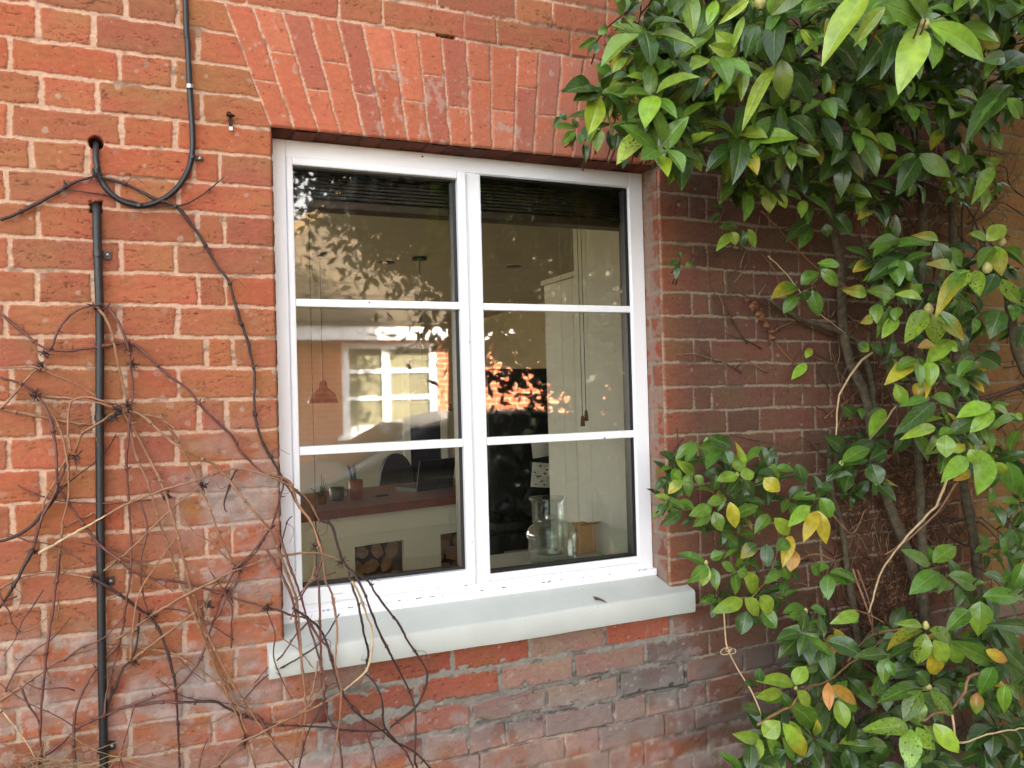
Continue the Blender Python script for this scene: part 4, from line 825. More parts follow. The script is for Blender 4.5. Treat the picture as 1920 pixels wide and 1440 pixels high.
LB = [("w",.0045,"1779,889,-.3 1760,940,-.28 1746,958,-.26 1702,1005,-.22 1655,1067,-.2 1640,1110,-.2 1629,1150,-.2"),("t",.004,"1794,905,-.3 1756,962,-.26 1706,1008,-.22 1660,1040,-.2"),
 ("t",.004,"1599,1067,-.15 1625,1140,-.18 1640,1202,-.2 1650,1240,-.2"),("t",.003,"1607,1067,-.15 1632,1140,-.18 1638,1195,-.2"),("t",.004,"1700,1178,-.35 1671,1182,-.35 1636,1190,-.33 1611,1211,-.3 1590,1240,-.3"),("t",.0035,"1669,1190,-.35 1602,1238,-.35 1552,1277,-.38 1500,1290,-.38"),
 ("t",.005,"1840,1262,-.5 1815,1270,-.5 1809,1296,-.5 1790,1323,-.52 1775,1336,-.54 1756,1336,-.55 1732,1352,-.58"),("w",.003,"1786,1342,-.55 1798,1392,-.55 1852,1377,-.55 1919,1365,-.55 1960,1355,-.55"),
 ("w",.0038,"1635,661,-.12 1617,675,-.12 1599,697,-.12 1585,720,-.12 1574,740,-.12 1569,780,-.12 1568,821,-.12"),("d",.003,"1640,655,-.1 1600,674,-.1 1584,697,-.1 1578,725,-.1 1575,770,-.1"),
 ("w",.0028,"1680,762,-.2 1653,798,-.2 1623,833,-.2"),("w",.0018,"1440,480,-.08 1480,520,-.08 1528,580,-.1 1585,625,-.1"),("t",.0022,"1428,395,-.2 1470,440,-.16 1530,500,-.12 1583,535,-.12 1600,545,-.12"),
 ("d",.0028,"1375,310,-.2 1362,390,-.08 1345,420,-.04 1350,440,-.04 1400,470,-.03 1404,485,-.03 1400,500,-.03 1376,510,-.03 1373,535,-.03 1402,558,-.04 1460,580,-.03 1500,605,-.03 1540,625,-.02 1590,640,-.02"),
 ("d",.002,"1298,494,-.05 1330,475,-.05 1370,470,-.05 1400,480,-.05"),("d",.003,"1430,620,-.02 1450,618,-.02 1441,631,-.02 1442,650,-.02"),("d",.002,"1370,815,-.05 1410,825,-.05 1460,835,-.04 1490,850,-.04"),
 ("t",.0035,"1560,965,-.1 1598,1000,-.1 1620,960,-.08 1625,955,-.08"),("t",.003,"1560,1050,-.2 1520,1040,-.2 1440,1090,-.22 1410,1120,-.25"),("t",.003,"1470,1000,-.2 1440,1090,-.22"),
 ("d",.006,"1540,1060,-.1 1560,1180,-.12 1570,1300,-.12 1560,1440,-.12"),("t",.003,"1570,1150,-.3 1610,1145,-.25 1660,1168,-.3"),("t",.004,"1420,1360,-.4 1470,1330,-.4 1483,1325,-.4 1500,1300,-.4 1530,1280,-.38"),
 ("d",.003,"1757,690,-.05 1787,726,-.05 1827,742,-.05 1876,744,-.05 1920,738,-.05"),("d",.004,"1886,1015,-.05 1896,966,-.05 1920,922,-.05"),("d",.0045,"1757,974,-.05 1787,1011,-.05 1827,1025,-.05 1876,1027,-.05 1960,1020,-.05"),
 ("d",.0035,"1762,966,-.05 1800,972,-.05 1840,981,-.05 1876,1018,-.05"),("d",.0035,"1886,1015,-.06 1910,1005,-.08 1960,985,-.1"),("d",.003,"1770,980,-.05 1810,975,-.04 1842,982,-.04"),("d",.003,"1762,1008,-.05 1800,995,-.05 1822,988,-.05"),
 ("d",.004,"1838,455,-.08 1830,420,-.08 1815,390,-.07 1800,360,-.07 1780,330,-.06 1745,290,-.05"),("d",.004,"1805,455,-.09 1803,400,-.09 1808,350,-.08 1815,300,-.08"),("d",.003,"1820,440,-.09 1830,400,-.09 1845,370,-.08 1862,350,-.08"),
 ("d",.0035,"1815,420,-.07 1850,400,-.07 1875,380,-.06"),("d",.004,"1720,435,-.07 1700,405,-.07 1685,370,-.06 1680,360,-.05"),("d",.0025,"1920,405,-.1 1880,380,-.1 1848,382,-.08"),("d",.003,"1920,370,-.15 1895,350,-.12 1885,315,-.1 1865,310,-.08")]
mm = {'w': MPALE, 't': MST['t'], 'd': MTW}
for k, r, s in LB: br_([tuple(map(float, q.split(','))) for q in s.split()], r, r*.6, mm[k], n=6)
# fine dead twigs on the wall behind the shrub
dtw = MB()
for (x0, x1, y0, y1, n) in ((1600,1910,290,480,150),(1540,1720,540,860,110),(1540,1780,850,1150,150),(1700,1910,640,1060,110),(1340,1540,380,700,36),(1480,1640,1060,1440,60),(1600,1900,1040,1440,90)):
    for _ in range(n):
        x, y = random.uniform(x0, x1), random.uniform(y0, y1); a = random.uniform(-2.6, -.4); L = random.uniform(20, 95); P = [W(x, y, -.012)]
        for q in range(3): a += random.uniform(-.4, .4); x += math.cos(a)*L/3; y += math.sin(a)*L/3; P.append(W(x, y, -.012-.02*q*random.random()))
        P = spline(P, .02); (tw if random.random() < .6 else dtw).tube(P, np.linspace(.0023, .0008, len(P)), 4)
tag(dtw.build('dry_twigs', mat('dry_twig', (134, 104, 74), .85, noise=.3, scale=60), shrub, smooth=True), kind='stuff')
# petioles and shoots joining leaves
for B, T_ in hero_pts:
    if random.random() < .55:
        tw.tube([B, B+np.array([.012, .02, -.012]), B+np.array([.03*random.random(), .06, -.02-.04*random.random()])], [.0014, .0018, .0022], 5)
for c in cen:
    if random.random() < .7:
        e = c+np.array([random.uniform(.02, .12), abs(c[1])*random.uniform(.2, .5), random.uniform(-.03, .12)]); mid_ = (c+e)/2+rng.normal(0, .012, 3)
        tw.tube(spline([c, mid_, e], .03), .0022, 5)
tag(tw.build('twigs', MTW, shrub, smooth=True), kind='stuff')
MBUD = mat('flower_bud_scale', (166, 160, 96), .6, noise=.25, scale=120)
for (x, y, d, r) in ((1734,45,-1.1,9),(1827,39,-.7,10),(1878,453,-.4,8),(1851,503,-.5,9),(1741,580,-.45,9),(1736,1173,-.55,6.5),(1741,1288,-.5,6),(1324,1055,-.25,4),(1382,890,-.25,4),(1577,869,-.3,4.5),(1511,1145,-.3,4),(1492,1290,-.4,4),(1425,5,-.6,12)):
    c = W(x, y, d); s = np.dot(c-CAM, FW)/FPX*r; b = MB()
    b.lathe(c-np.array([0, 0, s*1.1]), [(s*.3, 0), (s*.85, s*.45), (s, s*1.0), (s*.8, s*1.7), (s*.35, s*2.3), (.0002, s*2.5)], 12); b.build('flower_bud', MBUD, shrub, smooth=True)
# dead ivy crumbs clinging to the wall
MDEAD = mat('dead_brown_leaf', (128, 84, 56), .9, noise=.4, scale=70)
ivy = tag(empty('dead_ivy', (1.9, 0, GZ)), 'dried brown ivy remains clinging to the bricks behind the camellia trunks', 'climbing plant')
rb = MB(); cb_ = MB()
for (x0, x1, y0, y1, n) in ((1650,1770,840,1020,760),(1620,1750,1000,1140,620),(1580,1710,1080,1260,460),(1620,1720,1240,1440,260),(1560,1640,860,1000,160),(1560,1640,660,860,120),(1600,1660,460,560,130),(1500,1600,700,900,60),(1590,1640,920,1010,70)):
    for _ in range(n):
        x = random.gauss((x0+x1)/2, (x1-x0)/3.6); y = random.gauss((y0+y1)/2, (y1-y0)/3.4); c = W(x, y, -.006-random.random()*.012); s = random.uniform(.004, .012)
        if random.random() < .72:
            a = random.uniform(0, 6.28); d = np.array([math.cos(a), random.uniform(-.5, .1), math.sin(a)*1.6])*s
            rb.tube([c-d, c+rng.normal(0, .002, 3), c+d], [.0013, .0018, .0009], 4)
        else:
            q = rng.normal(0, 1, (4, 3))*s*.8; cb_.add(c+q, [(0, 1, 2), (0, 2, 3)])
for (x, y) in ((1402,562),(1410,575),(1422,590),(1428,598),(1437,612),(1446,622),(1447,634),(1415,568)):
    c = W(x, y, -.014); cb_.lathe(c-np.array([0, 0, .008]), [(.002, 0), (.010, .005), (.011, .010), (.005, .017), (.0004, .019)], 9)
    for _ in range(6): q = rng.normal(0, 1, (3, 3))*.009; cb_.add(c+q, [(0, 1, 2)])
rb.build('ivy_rootlets', mat('ivy_rootlet', (92, 62, 44), .95, noise=.4, scale=80), ivy); cb_.build('ivy_dead_leaves', MDEAD, ivy)
# garden twine with a knot
b = MB(); P = [W(1357,1140,-.22), W(1360,1190,-.2), W(1364,1215,-.2), W(1382,1252,-.2), W(1410,1298,-.24), W(1433,1352,-.3)]; b.tube(spline(P, .01), .0022, 6)
for r, ox, oz in ((.016, -.012, .0), (.013, .012, -.003), (.010, 0, .004)):
    c = W(1366, 1220, -.2); b.tube([c+np.array([ox+r*math.cos(t), .002*math.sin(2*t), oz+r*.6*math.sin(t)]) for t in np.linspace(0, 6.28, 16)], .0014, 5)
tag(b.build('twine', MPALE, None, smooth=True), 'pale garden twine knotted round a shoot below the right end of the sill', 'twine')
# dead leaf on the sill
b = MB(); c = W(1124, 1126, -.024); u = np.array([.016, -.004, -.003]); v_ = np.array([.004, .012, .004]); pts = [c-u*1.05+v_*.9, c-u*.2+v_*.55, c+u*.7+v_*.2, c+u*1.2-v_*1.0, c+u*.3-v_*.6, c-u*.8-v_*.35]
b.add([p+np.array([0, 0, .0035+.002*math.sin(i*2)]) for i, p in enumerate(pts)]+[c+np.array([0, 0, .001])], [(6, 0, 1), (6, 1, 2), (6, 2, 3), (6, 3, 4), (6, 4, 5), (6, 5, 0)])
tag(b.build('dead_leaf', mat('brown_leaf', (92, 66, 54), .8), None, solid=.0006), 'single curled brown dead leaf lying on the green-grey sill', 'leaf')
# dry grass bottom left
b = MB()
for _ in range(150):
    x = random.uniform(-90, 70); c = W(x, 1440, random.uniform(-.16, -.04)); c = np.array([c[0], c[1], GZ]); a = random.gauss(-.02, .16); H_ = random.uniform(.74, .86)*(1 if random.random() < .8 else 1.08)
    P = [c, c+np.array([a*.15, -.02, H_*.5]), c+np.array([a*.5, -.05*random.random(), H_*.9]), c+np.array([a*.9+.05, -.06, H_*.86])]
    P = spline(P, .05); b.tube(P, np.linspace(.0022, .0006, len(P)), 4)
tag(b.build('dry_grass', mat('straw', (132, 110, 76), .8, noise=.3, scale=30)), 'tuft of dry straw-coloured grass at the foot of the wall left of the pipe', 'grass', kind='stuff')
# ------------------------------------------------------------------ inside the room
MSLAT = mat('dark_wood_slat', (46, 32, 24), .5, noise=.3, scale=20); MCORD = mat('black_cord', (20, 18, 16), .7); MPC = mat('pale_cord', (190, 186, 170), .7)
def interior():
    bl = tag(empty('window_blind', (.57, .2, 1.2)), 'dark brown slatted wooden blind drawn up at the top of the window', 'blind')
    b = MB()
    for k in range(13): b.box((.0, .165, 1.075+k*.010), (1.143, .215, 1.0815+k*.010))
    b.build('slats', MSLAT, bl); b = MB(); b.box((.0, .16, 1.045), (1.143, .22, 1.068)); b.build('bottom_rail', mat('mid_wood', (70, 52, 38), .5), bl, bevel=.003)
    b = MB(); b.box((.0, .155, 1.206), (1.143, .225, 1.214)); b.build('head_rail', MSLAT, bl)
    for px in (1082, 1089):
        p = W(px, 430, .24); q = W(px+5, 770 if px > 1085 else 780, .24); b = MB(); b.tube([(p[0], .24, 1.21), (p[0]+.001, .24, q[2])], .0012, 5); b.build('pull_cord', MCORD, bl)
        b = MB(); b.lathe((p[0]+.001, .24, q[2]-.034), [(.0005, 0), (.0075, .001), (.0065, .02), (.004, .034), (.0005, .036)], 12); b.build('cord_toggle', mat('cord_toggle_wood', (104, 66, 42), .5), bl, smooth=True)
    for px in (583,): p = W(px, 600, .22); b = MB(); b.tube([(p[0], .22, 1.08), (p[0], .22, -.02)], .0014, 5); b.build('lift_cord', MCORD, bl)
    for px in (1053, 1075, 1101): p = W(px, 600, .22); b = MB(); b.tube([(p[0], .22, 1.08), (p[0], .22, .0)], .0007, 4); b.build('lift_cord', MPC, bl)
    # worktop island
    isl = empty('kitchen_island'); tag(isl, 'cream kitchen island with brown wooden worktop and log niches', 'kitchen island')
    A = WZ(560, 962, 0.0); B = WZ(900, 923, 0.0); u = (B-A); u[2] = 0; L0 = np.linalg.norm(u); u /= L0; n = np.array([-u[1], u[0], 0])
    isl.location = tuple((A+B)/2+n*.35+np.array([0, 0, -.9]))
    def slab(mb, s0, s1, d0, d1, z0, z1):
        vs = [A+u*s+n*d+np.array([0, 0, z]) for z in (z0, z1) for (s, d) in ((s0, d0), (s1, d0), (s1, d1), (s0, d1))]
        mb.add(vs, [(0,3,2,1),(4,5,6,7),(0,1,5,4),(1,2,6,5),(2,3,7,6),(3,0,4,7)])
    def sd(px, py=1040):
        d = ray(px, py); M_ = np.array([[d[0], -u[0]], [d[1], -u[1]]]); o = A+n*.03-CAM; t, s = np.linalg.solve(M_, o[:2]); return s, CAM[2]+d[2]*t
    b = MB(); slab(b, -.5, 4.2, -.03, .72, -.042, 0); b.build('worktop', mat('walnut_worktop', (124, 66, 38), .35, noise=.25, scale=18), isl, bevel=.003)
    s0, zt0 = sd(665, 1022); s1, _ = sd(757, 1018); s2, zt1 = sd(826, 1006); s3 = s2+(s1-s0); zt = (zt0+zt1)/2-.0
    zb = zt-.30
    b = MB(); slab(b, -.5, 4.15, .03, .05, zt, -.0425); slab(b, -.5, s0, .03, .05, -.9, zt); slab(b, s1, s2, .03, .05, -.9, zt); slab(b, s3, 4.15, .03, .05, -.9, zt); slab(b, s0, s1, .03, .05, -.9, zb); slab(b, s2, s3, .03, .05, -.9, zb)
    slab(b, -.5, 4.15, .5, .52, -.9, -.0425); slab(b, -.5, -.48, .05, .5, -.9, -.0425)
    slab(b, -.5, 4.15, .022, .03, -.15, -.144)
    b.build('cream_panel', MCREAM, isl)
    mnb = mat('niche_back_paint', (150, 140, 112), .9)
    for (sa, sb) in ((s0, s1), (s2, s3)): b = MB(); slab(b, sa, sb, .44, .45, zb, zt); b.build('niche_back', mnb, isl)
    MLOG = mat('cut_log', (150, 112, 78), .85, noise=.35, scale=25); MLB = mat('log_bark', (70, 50, 36), .9)
    for (sa, sb, g_) in ((s0, s1, 'left'), (s2, s3, 'right')):
        z = zb+.03; row = 0; hs = .05
        while z < zt-.02:
            s = sa+.035+(row % 2)*.035
            while s < sb-.02:
                r = random.uniform(.032, .048); c = A+u*s+n*.10+np.array([0, 0, z]); 
                lb = MB(); k = 12; ph = random.random()*6; sq = [1+.18*math.sin(2*t+ph)+.1*math.sin(5*t+ph) for t in np.linspace(0, 6.28, k, endpoint=False)]
                ring_ = lambda dd: [c+n*dd+u*(r*sq[j]*math.cos(2*math.pi*j/k))+np.array([0, 0, r*sq[j]*math.sin(2*math.pi*j/k)]) for j in range(k)]
                lb.add(ring_(0)+ring_(.3), [tuple(range(k))[::-1]], 0); lb.add(ring_(0)+ring_(.3), [(j, (j+1) % k, k+(j+1) % k, k+j) for j in range(k)], 1)
                o = lb.build('log', [MLOG, MLB]); o.data.transform(Matrix.Translation(-Vector(c))); o.location = tuple(c)
                tag(o, 'split log stacked in the %s niche of the cream kitchen island' % g_, 'log', 'logs in the %s niche' % g_); s += .085
            z += .075; row += 1
    def P0(px, py, z=0.0): return WZ(px, py, z)
    # laptop
    c = P0(812, 918); lp = empty('laptop', tuple(c)); tag(lp, 'open black laptop seen from behind on the wooden worktop', 'laptop')
    a = rad(20); ux = np.array([math.cos(a), math.sin(a), 0]); nx_ = np.array([-ux[1], ux[0], 0]); b = MB()
    def qb(mb, o, e1, e2, e3, mi=0):
        vs = [o+e1*i+e2*j+e3*k for k in (0, 1) for (i, j) in ((0, 0), (1, 0), (1, 1), (0, 1))]; mb.add(vs, [(0,3,2,1),(4,5,6,7),(0,1,5,4),(1,2,6,5),(2,3,7,6),(3,0,4,7)], mi)
    MDK = mat('black_plastic', (20, 20, 22), .35)
    qb(b, c-ux*.11-nx_*.0, ux*.25, nx_*.2, np.array([0, 0, .014])); b.build('keyboard_base', MDK, lp); b = MB()
    tilt = np.array([0, 0, .155])-nx_*.035; qb(b, c-ux*.11+np.array([0, 0, .014]), ux*.25, nx_*.006, tilt); b.build('screen_lid', MDK, lp, bevel=.002)
    # pen pot, mug, phone, paper roll
    pt = P0(668, 936); t = empty('pen_pot', tuple(pt)); tag(t, 'copper coloured pen pot holding blue brushes on the worktop', 'pen pot')
    b = MB(); b.lathe(pt, [(.0001, .002), (.034, .0), (.036, .10), (.033, .10), (.031, .004), (.0001, .004)], 20); b.build('pot', mat('copper_pot', (150, 92, 72), .4), t, smooth=True)
    for k in range(6): 
        b = MB(); e = np.array([random.uniform(-.045, -.0), random.uniform(-.02, .02), random.uniform(.15, .2)]); b.tube([pt+(0, 0, .01), pt+e], .004, 6); b.build('brush', mat('blue_brush', (60, 96, 118), .5), t)
    mg = P0(632, 938); b = MB(); b.lathe(mg, [(.0001, 0), (.034, 0), (.037, .03), (.036, .066), (.033, .066), (.032, .006), (.0001, .006)], 20); t = empty('mug', tuple(mg)); tag(t, 'grey mug standing left of the pen pot', 'mug'); b.build('cup', mat('grey_glaze', (96, 98, 92), .4), t, smooth=True)
    b = MB(); b.tube([mg+np.array([.036+.02*math.sin(q), 0, .034+.02*math.cos(q)]) for q in np.linspace(0, math.pi, 9)], .004, 6); b.build('handle', mat('grey_glaze_handle', (96, 98, 92), .4), t, smooth=True)
    ph = P0(716, 931); b = MB(); qb(b, ph-ux*.04, ux*.085, nx_*.05, np.array([0, 0, .008])); tag(b.build('phone', MDK, None, bevel=.003), 'small dark phone lying flat on the worktop near the laptop', 'phone')
    for (px, py, s, cc, lb_, ct, nm_) in ((603, 945, .03, (70, 84, 60), 'little dark green pot plant at the left end of the worktop', 'pot plant', 'pot_plant'),):
        q = P0(px, py); b = MB(); b.lathe(q, [(.0001, 0), (.022, 0), (.026, .04), (.0001, .04)], 14); t = empty(nm_, tuple(q)); tag(t, lb_, ct); b.build('pot', mat('terracotta', (120, 80, 56), .8), t)
        b = MB()
        for _ in range(16): e = rng.normal(0, .02, 3); e[2] = abs(e[2])*2+.03; b.tube([q+(0, 0, .035), q+e*.6+(0, 0, .03), q+e+(0, 0, .03)], .002, 4)
        b.build('leaves', mat('succulent', (70, 84, 50), .7), t)
    # stools / chairs beyond the worktop
    for (px, py, wd, lb_) in ((745, 900, .15, 'dark round-backed chair behind the worktop beside the laptop'), (885, 900, .15, 'dark round-backed chair partly hidden by the window mullion')):
        q = W(px, py, 3.5); q[2] = 0; t = empty('chair', (q[0], q[1], -.9)); tag(t, lb_, 'chair')
        b = MB(); k = 14; vs = []
        for dd in (0, .03):
            for j in range(k): ang = math.pi*j/(k-1); vs.append(q+ux*(-wd*math.cos(ang))+nx_*dd+np.array([0, 0, -.18+.30*math.sin(ang)**.7]))
        b.add(vs, [tuple(range(k))[::-1], tuple(range(k, 2*k))]+[(j, (j+1) % k, k+(j+1) % k, k+j) for j in range(k)]); mch = mat('dark_chair', (34, 32, 34), .5)
        b.build('backrest', mch, t); b = MB(); b.box((q[0]-.22, q[1]-.1, -.46), (q[0]+.22, q[1]+.34, -.41)); b.build('seat', mch, t, bevel=.01)
        for (ix, iy) in ((-.19, -.07), (.19, -.07), (-.19, .3), (.19, .3)): b = MB(); b.tube([(q[0]+ix, q[1]+iy, -.46), (q[0]+ix*1.15, q[1]+iy, -.9)], .015, 8); b.build('leg', mch, t)
    # far door
    d0 = W(768, 800, 7.96); d1 = W(826, 800, 7.96); t = empty('doorway', (d0[0], 7.96, -.9)); tag(t, 'dark open doorway with cream frame in the far kitchen wall', 'doorway')
    b = MB(); b.box((d0[0], 7.97, -.9), (d1[0], 7.995, .98)); b.build('dark_panel', mat('hall_shade', (24, 22, 24), .9), t); b = MB(); ring(b, d0[0]-.08, d1[0]+.08, -.98, 1.06, .08, .08, .08, .08, 7.93, 7.998); b.build('door_frame', MWHT, t)  # darkness of the unlit hall painted as a panel on the solid wall
    # pendants
    for (px, py, cc, mtl, lb_) in ((606, 740, (52, 44, 42), .2, 'dark metal pendant lamp hanging left over the island'), (793, 738, (132, 70, 46), .6, 'copper pendant lamp hanging right over the island')):
        q = W(px, py, 3.2); t = empty('pendant_lamp', (q[0], q[1], 1.46)); tag(t, lb_, 'pendant lamp', None)
        b = MB(); b.lathe(q+np.array([0, 0, -.055]), [(.10, 0), (.098, .012), (.075, .06), (.03, .10), (.022, .14), (.012, .15), (.0001, .152)], 24); b.build('lamp_shade', mat('shade', cc, .35, metal=mtl), t, smooth=True, solid=.002)
        b = MB(); b.tube([(q[0], q[1], q[2]+.09), (q[0], q[1], 1.46)], .003, 6); b.build('cord', MCORD, t)
        b = MB(); b.lathe((q[0], q[1], 1.435), [(.0001, 0), (.05, .002), (.05, .02)], 16); b.build('ceiling_rose', MCORD, t)
    for (px, py) in ((725, 492), (963, 500)):
        q = WZ(px, py, 1.458); b = MB(); b.lathe((q[0], q[1], 1.452), [(.0001, 0), (.05, 0), (.056, .003), (.056, .007)], 18); tag(b.build('downlight', MDK), 'unlit round downlight recessed in the ceiling behind the %s upper pane' % ('left' if px < 800 else 'right'), 'downlight', 'ceiling downlights')
    # cabinet side + black dresser on the right
    cb = empty('tall_cupboard', (1.5, .8, -.9)); tag(cb, 'tall pale grey cupboard side standing just inside the window on the right', 'cupboard')
    b = MB(); b.box((1.20, .64, -.9), (1.85, .93, .96)); b.build('cupboard_body', MWHT, cb, bevel=.004); b = MB(); b.box((1.19, .63, .961), (1.86, .94, .98)); b.build('cupboard_top', MWHT, cb)
    dr = empty('black_dresser', (1.1, 1.6, -.9)); tag(dr, 'glossy black kitchen dresser behind the glass jars', 'dresser'); MBG = mat('black_gloss', (12, 12, 13), .15)
    x0 = W(905, 800, 1.25)[0]; b = MB(); b.box((x0, 1.25, -.9), (1.75, 1.40, .63)); b.build('cabinet', MBG, dr, bevel=.006)
    b = MB(); b.box((x0+.02, 1.236, .0), ((x0+1.75)/2-.004, 1.2495, .60)); b.build('door', MBG, dr, bevel=.003); b = MB(); b.box(((x0+1.75)/2+.004, 1.236, .0), (1.73, 1.2495, .60)); b.build('door', MBG, dr, bevel=.003)
    b = MB(); b.box((x0-.01, 1.1, -.06), (1.76, 1.249, -.03)); b.build('shelf', MBG, dr); b = MB(); b.tube([(x0+.08, 1.225, -.18), (x0+.38, 1.225, -.18)], .007, 8); b.build('handle', MSTEEL, dr)
    b = MB(); b.box((x0+.02, 1.236, -.5), (1.73, 1.2495, -.10)); b.build('drawer', MBG, dr, bevel=.003)
    # notes pinned to it
    MPAP = mat('note_paper', (206, 200, 188), .8); MINK = mat('ink', (50, 36, 32), .8)
    def note(px, py, w_, h_, ang, marks, lb_):
        c = W(px, py, 1.228); t = empty('note', tuple(c)); tag(t, lb_, 'note'); ca, sa_ = math.cos(ang), math.sin(ang); f = lambda x, z, y=0: (c[0]+x*ca-z*sa_, 1.228-y, c[2]+x*sa_+z*ca)
        b = MB(); b.add([f(-w_, -h_), f(w_, -h_), f(w_, h_), f(-w_, h_)]+[f(-w_, -h_, .0012), f(w_, -h_, .0012), f(w_, h_, .0012), f(-w_, h_, .0012)], [(0,3,2,1),(4,5,6,7),(0,1,5,4),(1,2,6,5),(2,3,7,6),(3,0,4,7)]); b.build('paper', MPAP, t)
        if marks:
            b = MB()
            for _ in range(marks):
                x, z = random.uniform(-w_*.85, w_*.8), random.uniform(-h_*.85, h_*.85); s = random.uniform(.004, .012); b.add([f(x, z, .002), f(x+s, z+random.uniform(-.003, .003), .002), f(x+s*.9, z+s*.7, .002), f(x+.1*s, z+s*.5, .002)], [(0, 1, 2, 3)])
            b.build('printed_pattern', MINK, t)
    note(1019, 891, .06, .055, -.12, 34, 'white patterned leaflet propped above the glass jar'); note(1018, 842, .055, .035, .1, 0, 'plain grey note pinned above the patterned leaflet')
    # jars on the inner sill
    def clear(name, tint):
        m = bpy.data.materials.new(name); m.use_nodes = True; nt = m.node_tree; nt.nodes.clear(); L = nt.links.new
        o = nt.nodes.new('ShaderNodeOutputMaterial'); mx = nt.nodes.new('ShaderNodeMixShader'); t = nt.nodes.new('ShaderNodeBsdfTransparent'); g = nt.nodes.new('ShaderNodeBsdfGlossy'); g.inputs['Roughness'].default_value = .06; t.inputs['Color'].default_value = (*tint, 1)
        f = nt.nodes.new('ShaderNodeLayerWeight'); f.inputs['Blend'].default_value = .35; mu = nt.nodes.new('ShaderNodeMath'); mu.operation = 'MULTIPLY_ADD'; mu.inputs[1].default_value = .55; mu.inputs[2].default_value = .03
        L(f.outputs['Facing'], mu.inputs[0]); L(mu.outputs[0], mx.inputs[0]); L(t.outputs[0], mx.inputs[1]); L(g.outputs[0], mx.inputs[2]); L(mx.outputs[0], o.inputs[0]); return m
    MJ = clear('jar_glass', (.95, .97, .96))
    q = W(1035, 1020, .40); t = empty('glass_jar', (q[0], .40, -.055)); tag(t, 'wide glass jar with domed lid on the inner sill', 'glass jar')
    b = MB(); b.lathe((q[0], .40, -.053), [(.0001, 0), (.078, 0), (.082, .01), (.082, .078), (.086, .083), (.086, .09)], 36); b.build('jar_body', MJ, t, smooth=True, solid=.002)
    b = MB(); b.lathe((q[0], .40, .038), [(.088, 0), (.088, .006), (.080, .022), (.060, .04), (.030, .050), (.016, .052), (.020, .060), (.014, .067), (.0001, .069)], 36); b.build('jar_lid', MJ, t, smooth=True, solid=.0015)
    q = W(1027, 960, .53); t = empty('glass_jar', (q[0], .53, -.055)); tag(t, 'tall narrow glass jar with flared rim behind the domed jar', 'glass jar')
    b = MB(); b.lathe((q[0], .53, -.053), [(.0001, 0), (.055, 0), (.057, .01), (.057, .178), (.066, .194), (.068, .198)], 32); b.build('jar_body', MJ, t, smooth=True, solid=.002)
    q = W(1098, 1015, .5); t = empty('cardboard_box', (q[0], .5, -.02)); tag(t, 'low brown cardboard box at the right end of the inner sill', 'box')
    b = MB(); b.box((q[0]-.05, .46, -.0545), (q[0]+.05, .55, .045)); b.build('carton', mat('cardboard', (176, 136, 92), .85), t, bevel=.002); b = MB(); b.add([(q[0]-.05, .46, .0455), (q[0]+.05, .46, .0455), (q[0]+.05, .42, .06), (q[0]-.05, .42, .06)], [(0, 1, 2, 3)]); b.build('flap', mat('cardboard_flap', (176, 136, 92), .85), t, solid=.002)
    # black scroll hook
    c = W(842, 762, .25); pts = [c+np.array([.012*math.exp(-.16*q)*math.cos(q+3.4)*1.0, 0, .012*math.exp(-.16*q)*math.sin(q+3.4)]) for q in np.linspace(9, 0, 40)]
    pts = [p*1 for p in pts]+[c+np.array([.004, 0, -.012]), c+np.array([.02, 0, -.004]), c+np.array([.03, 0, .02]), c+np.array([.034, .01, .05])]
    b = MB(); b.tube(spline(pts, .004), .0028, 7); tag(b.build('scroll_hook', MRUST, None, smooth=True), 'curled black iron scroll hook seen through the left middle pane', 'hook')
interior()
# ------------------------------------------------------------------ across the drive (seen mirrored in the panes)
YV = 9.2
def px2x(px, yv=YV): return W(px, 700, yv)[0]
bung = tag(empty('brick_bungalow', (4, 2*GY-YV, GZ)), 'sunlit brick bungalow across the drive, mirrored in the window panes', 'house')
yw = 2*GY-YV
ze = MR(700, 627, YV)[2]; wx0, wx1 = px2x(640), px2x(821); zt = MR(730, 642, YV)[2]; zb_ = MR(700, 815, YV)[2]
MBR3 = bpy.data.materials.new('far_brick'); MBR3.use_nodes = True; nt = MBR3.node_tree; bk = nt.nodes.new('ShaderNodeTexBrick'); tc = nt.nodes.new('ShaderNodeTexCoord'); mp = nt.nodes.new('ShaderNodeMapping'); mp.inputs['Rotation'].default_value = (rad(90), 0, 0)
bk.inputs['Scale'].default_value = 1; bk.inputs['Brick Width'].default_value = .225; bk.inputs['Row Height'].default_value = .075; bk.inputs['Mortar Size'].default_value = .008
bk.inputs['Color1'].default_value = (*lin((178, 90, 56)), 1); bk.inputs['Color2'].default_value = (*lin((160, 78, 50)), 1); bk.inputs['Mortar'].default_value = (*lin((200, 170, 140)), 1)
nt.links.new(tc.outputs['Object'], mp.inputs[0]); nt.links.new(mp.outputs[0], bk.inputs['Vector']); nt.links.new(bk.outputs[0], nt.nodes['Principled BSDF'].inputs['Base Color']); nt.nodes['Principled BSDF'].inputs['Roughness'].default_value = .9
b = MB(); X0, X1 = .5, 13.0
b.box((X0, yw-.3, GZ), (wx0, yw, ze)).box((wx1, yw-.3, GZ), (X1, yw, ze)).box((wx0, yw-.3, GZ), (wx1, yw, zb_)).box((wx0, yw-.3, zt+.0), (wx1, yw, ze)).box((X0, yw-7, GZ), (X0+.3, yw-.3, ze)).box((X1-.3, yw-7, GZ), (X1, yw-.3, ze)); b.build('wall', MBR3, bung)
b = MB(); b.box((X0-.35, yw+.30, ze-.10), (X1+.35, yw+.34, ze+.10)).box((X0-.35, yw+.001, ze-.02), (X1+.35, yw+.30, ze-.0)); b.build('fascia', MUPVC, bung)
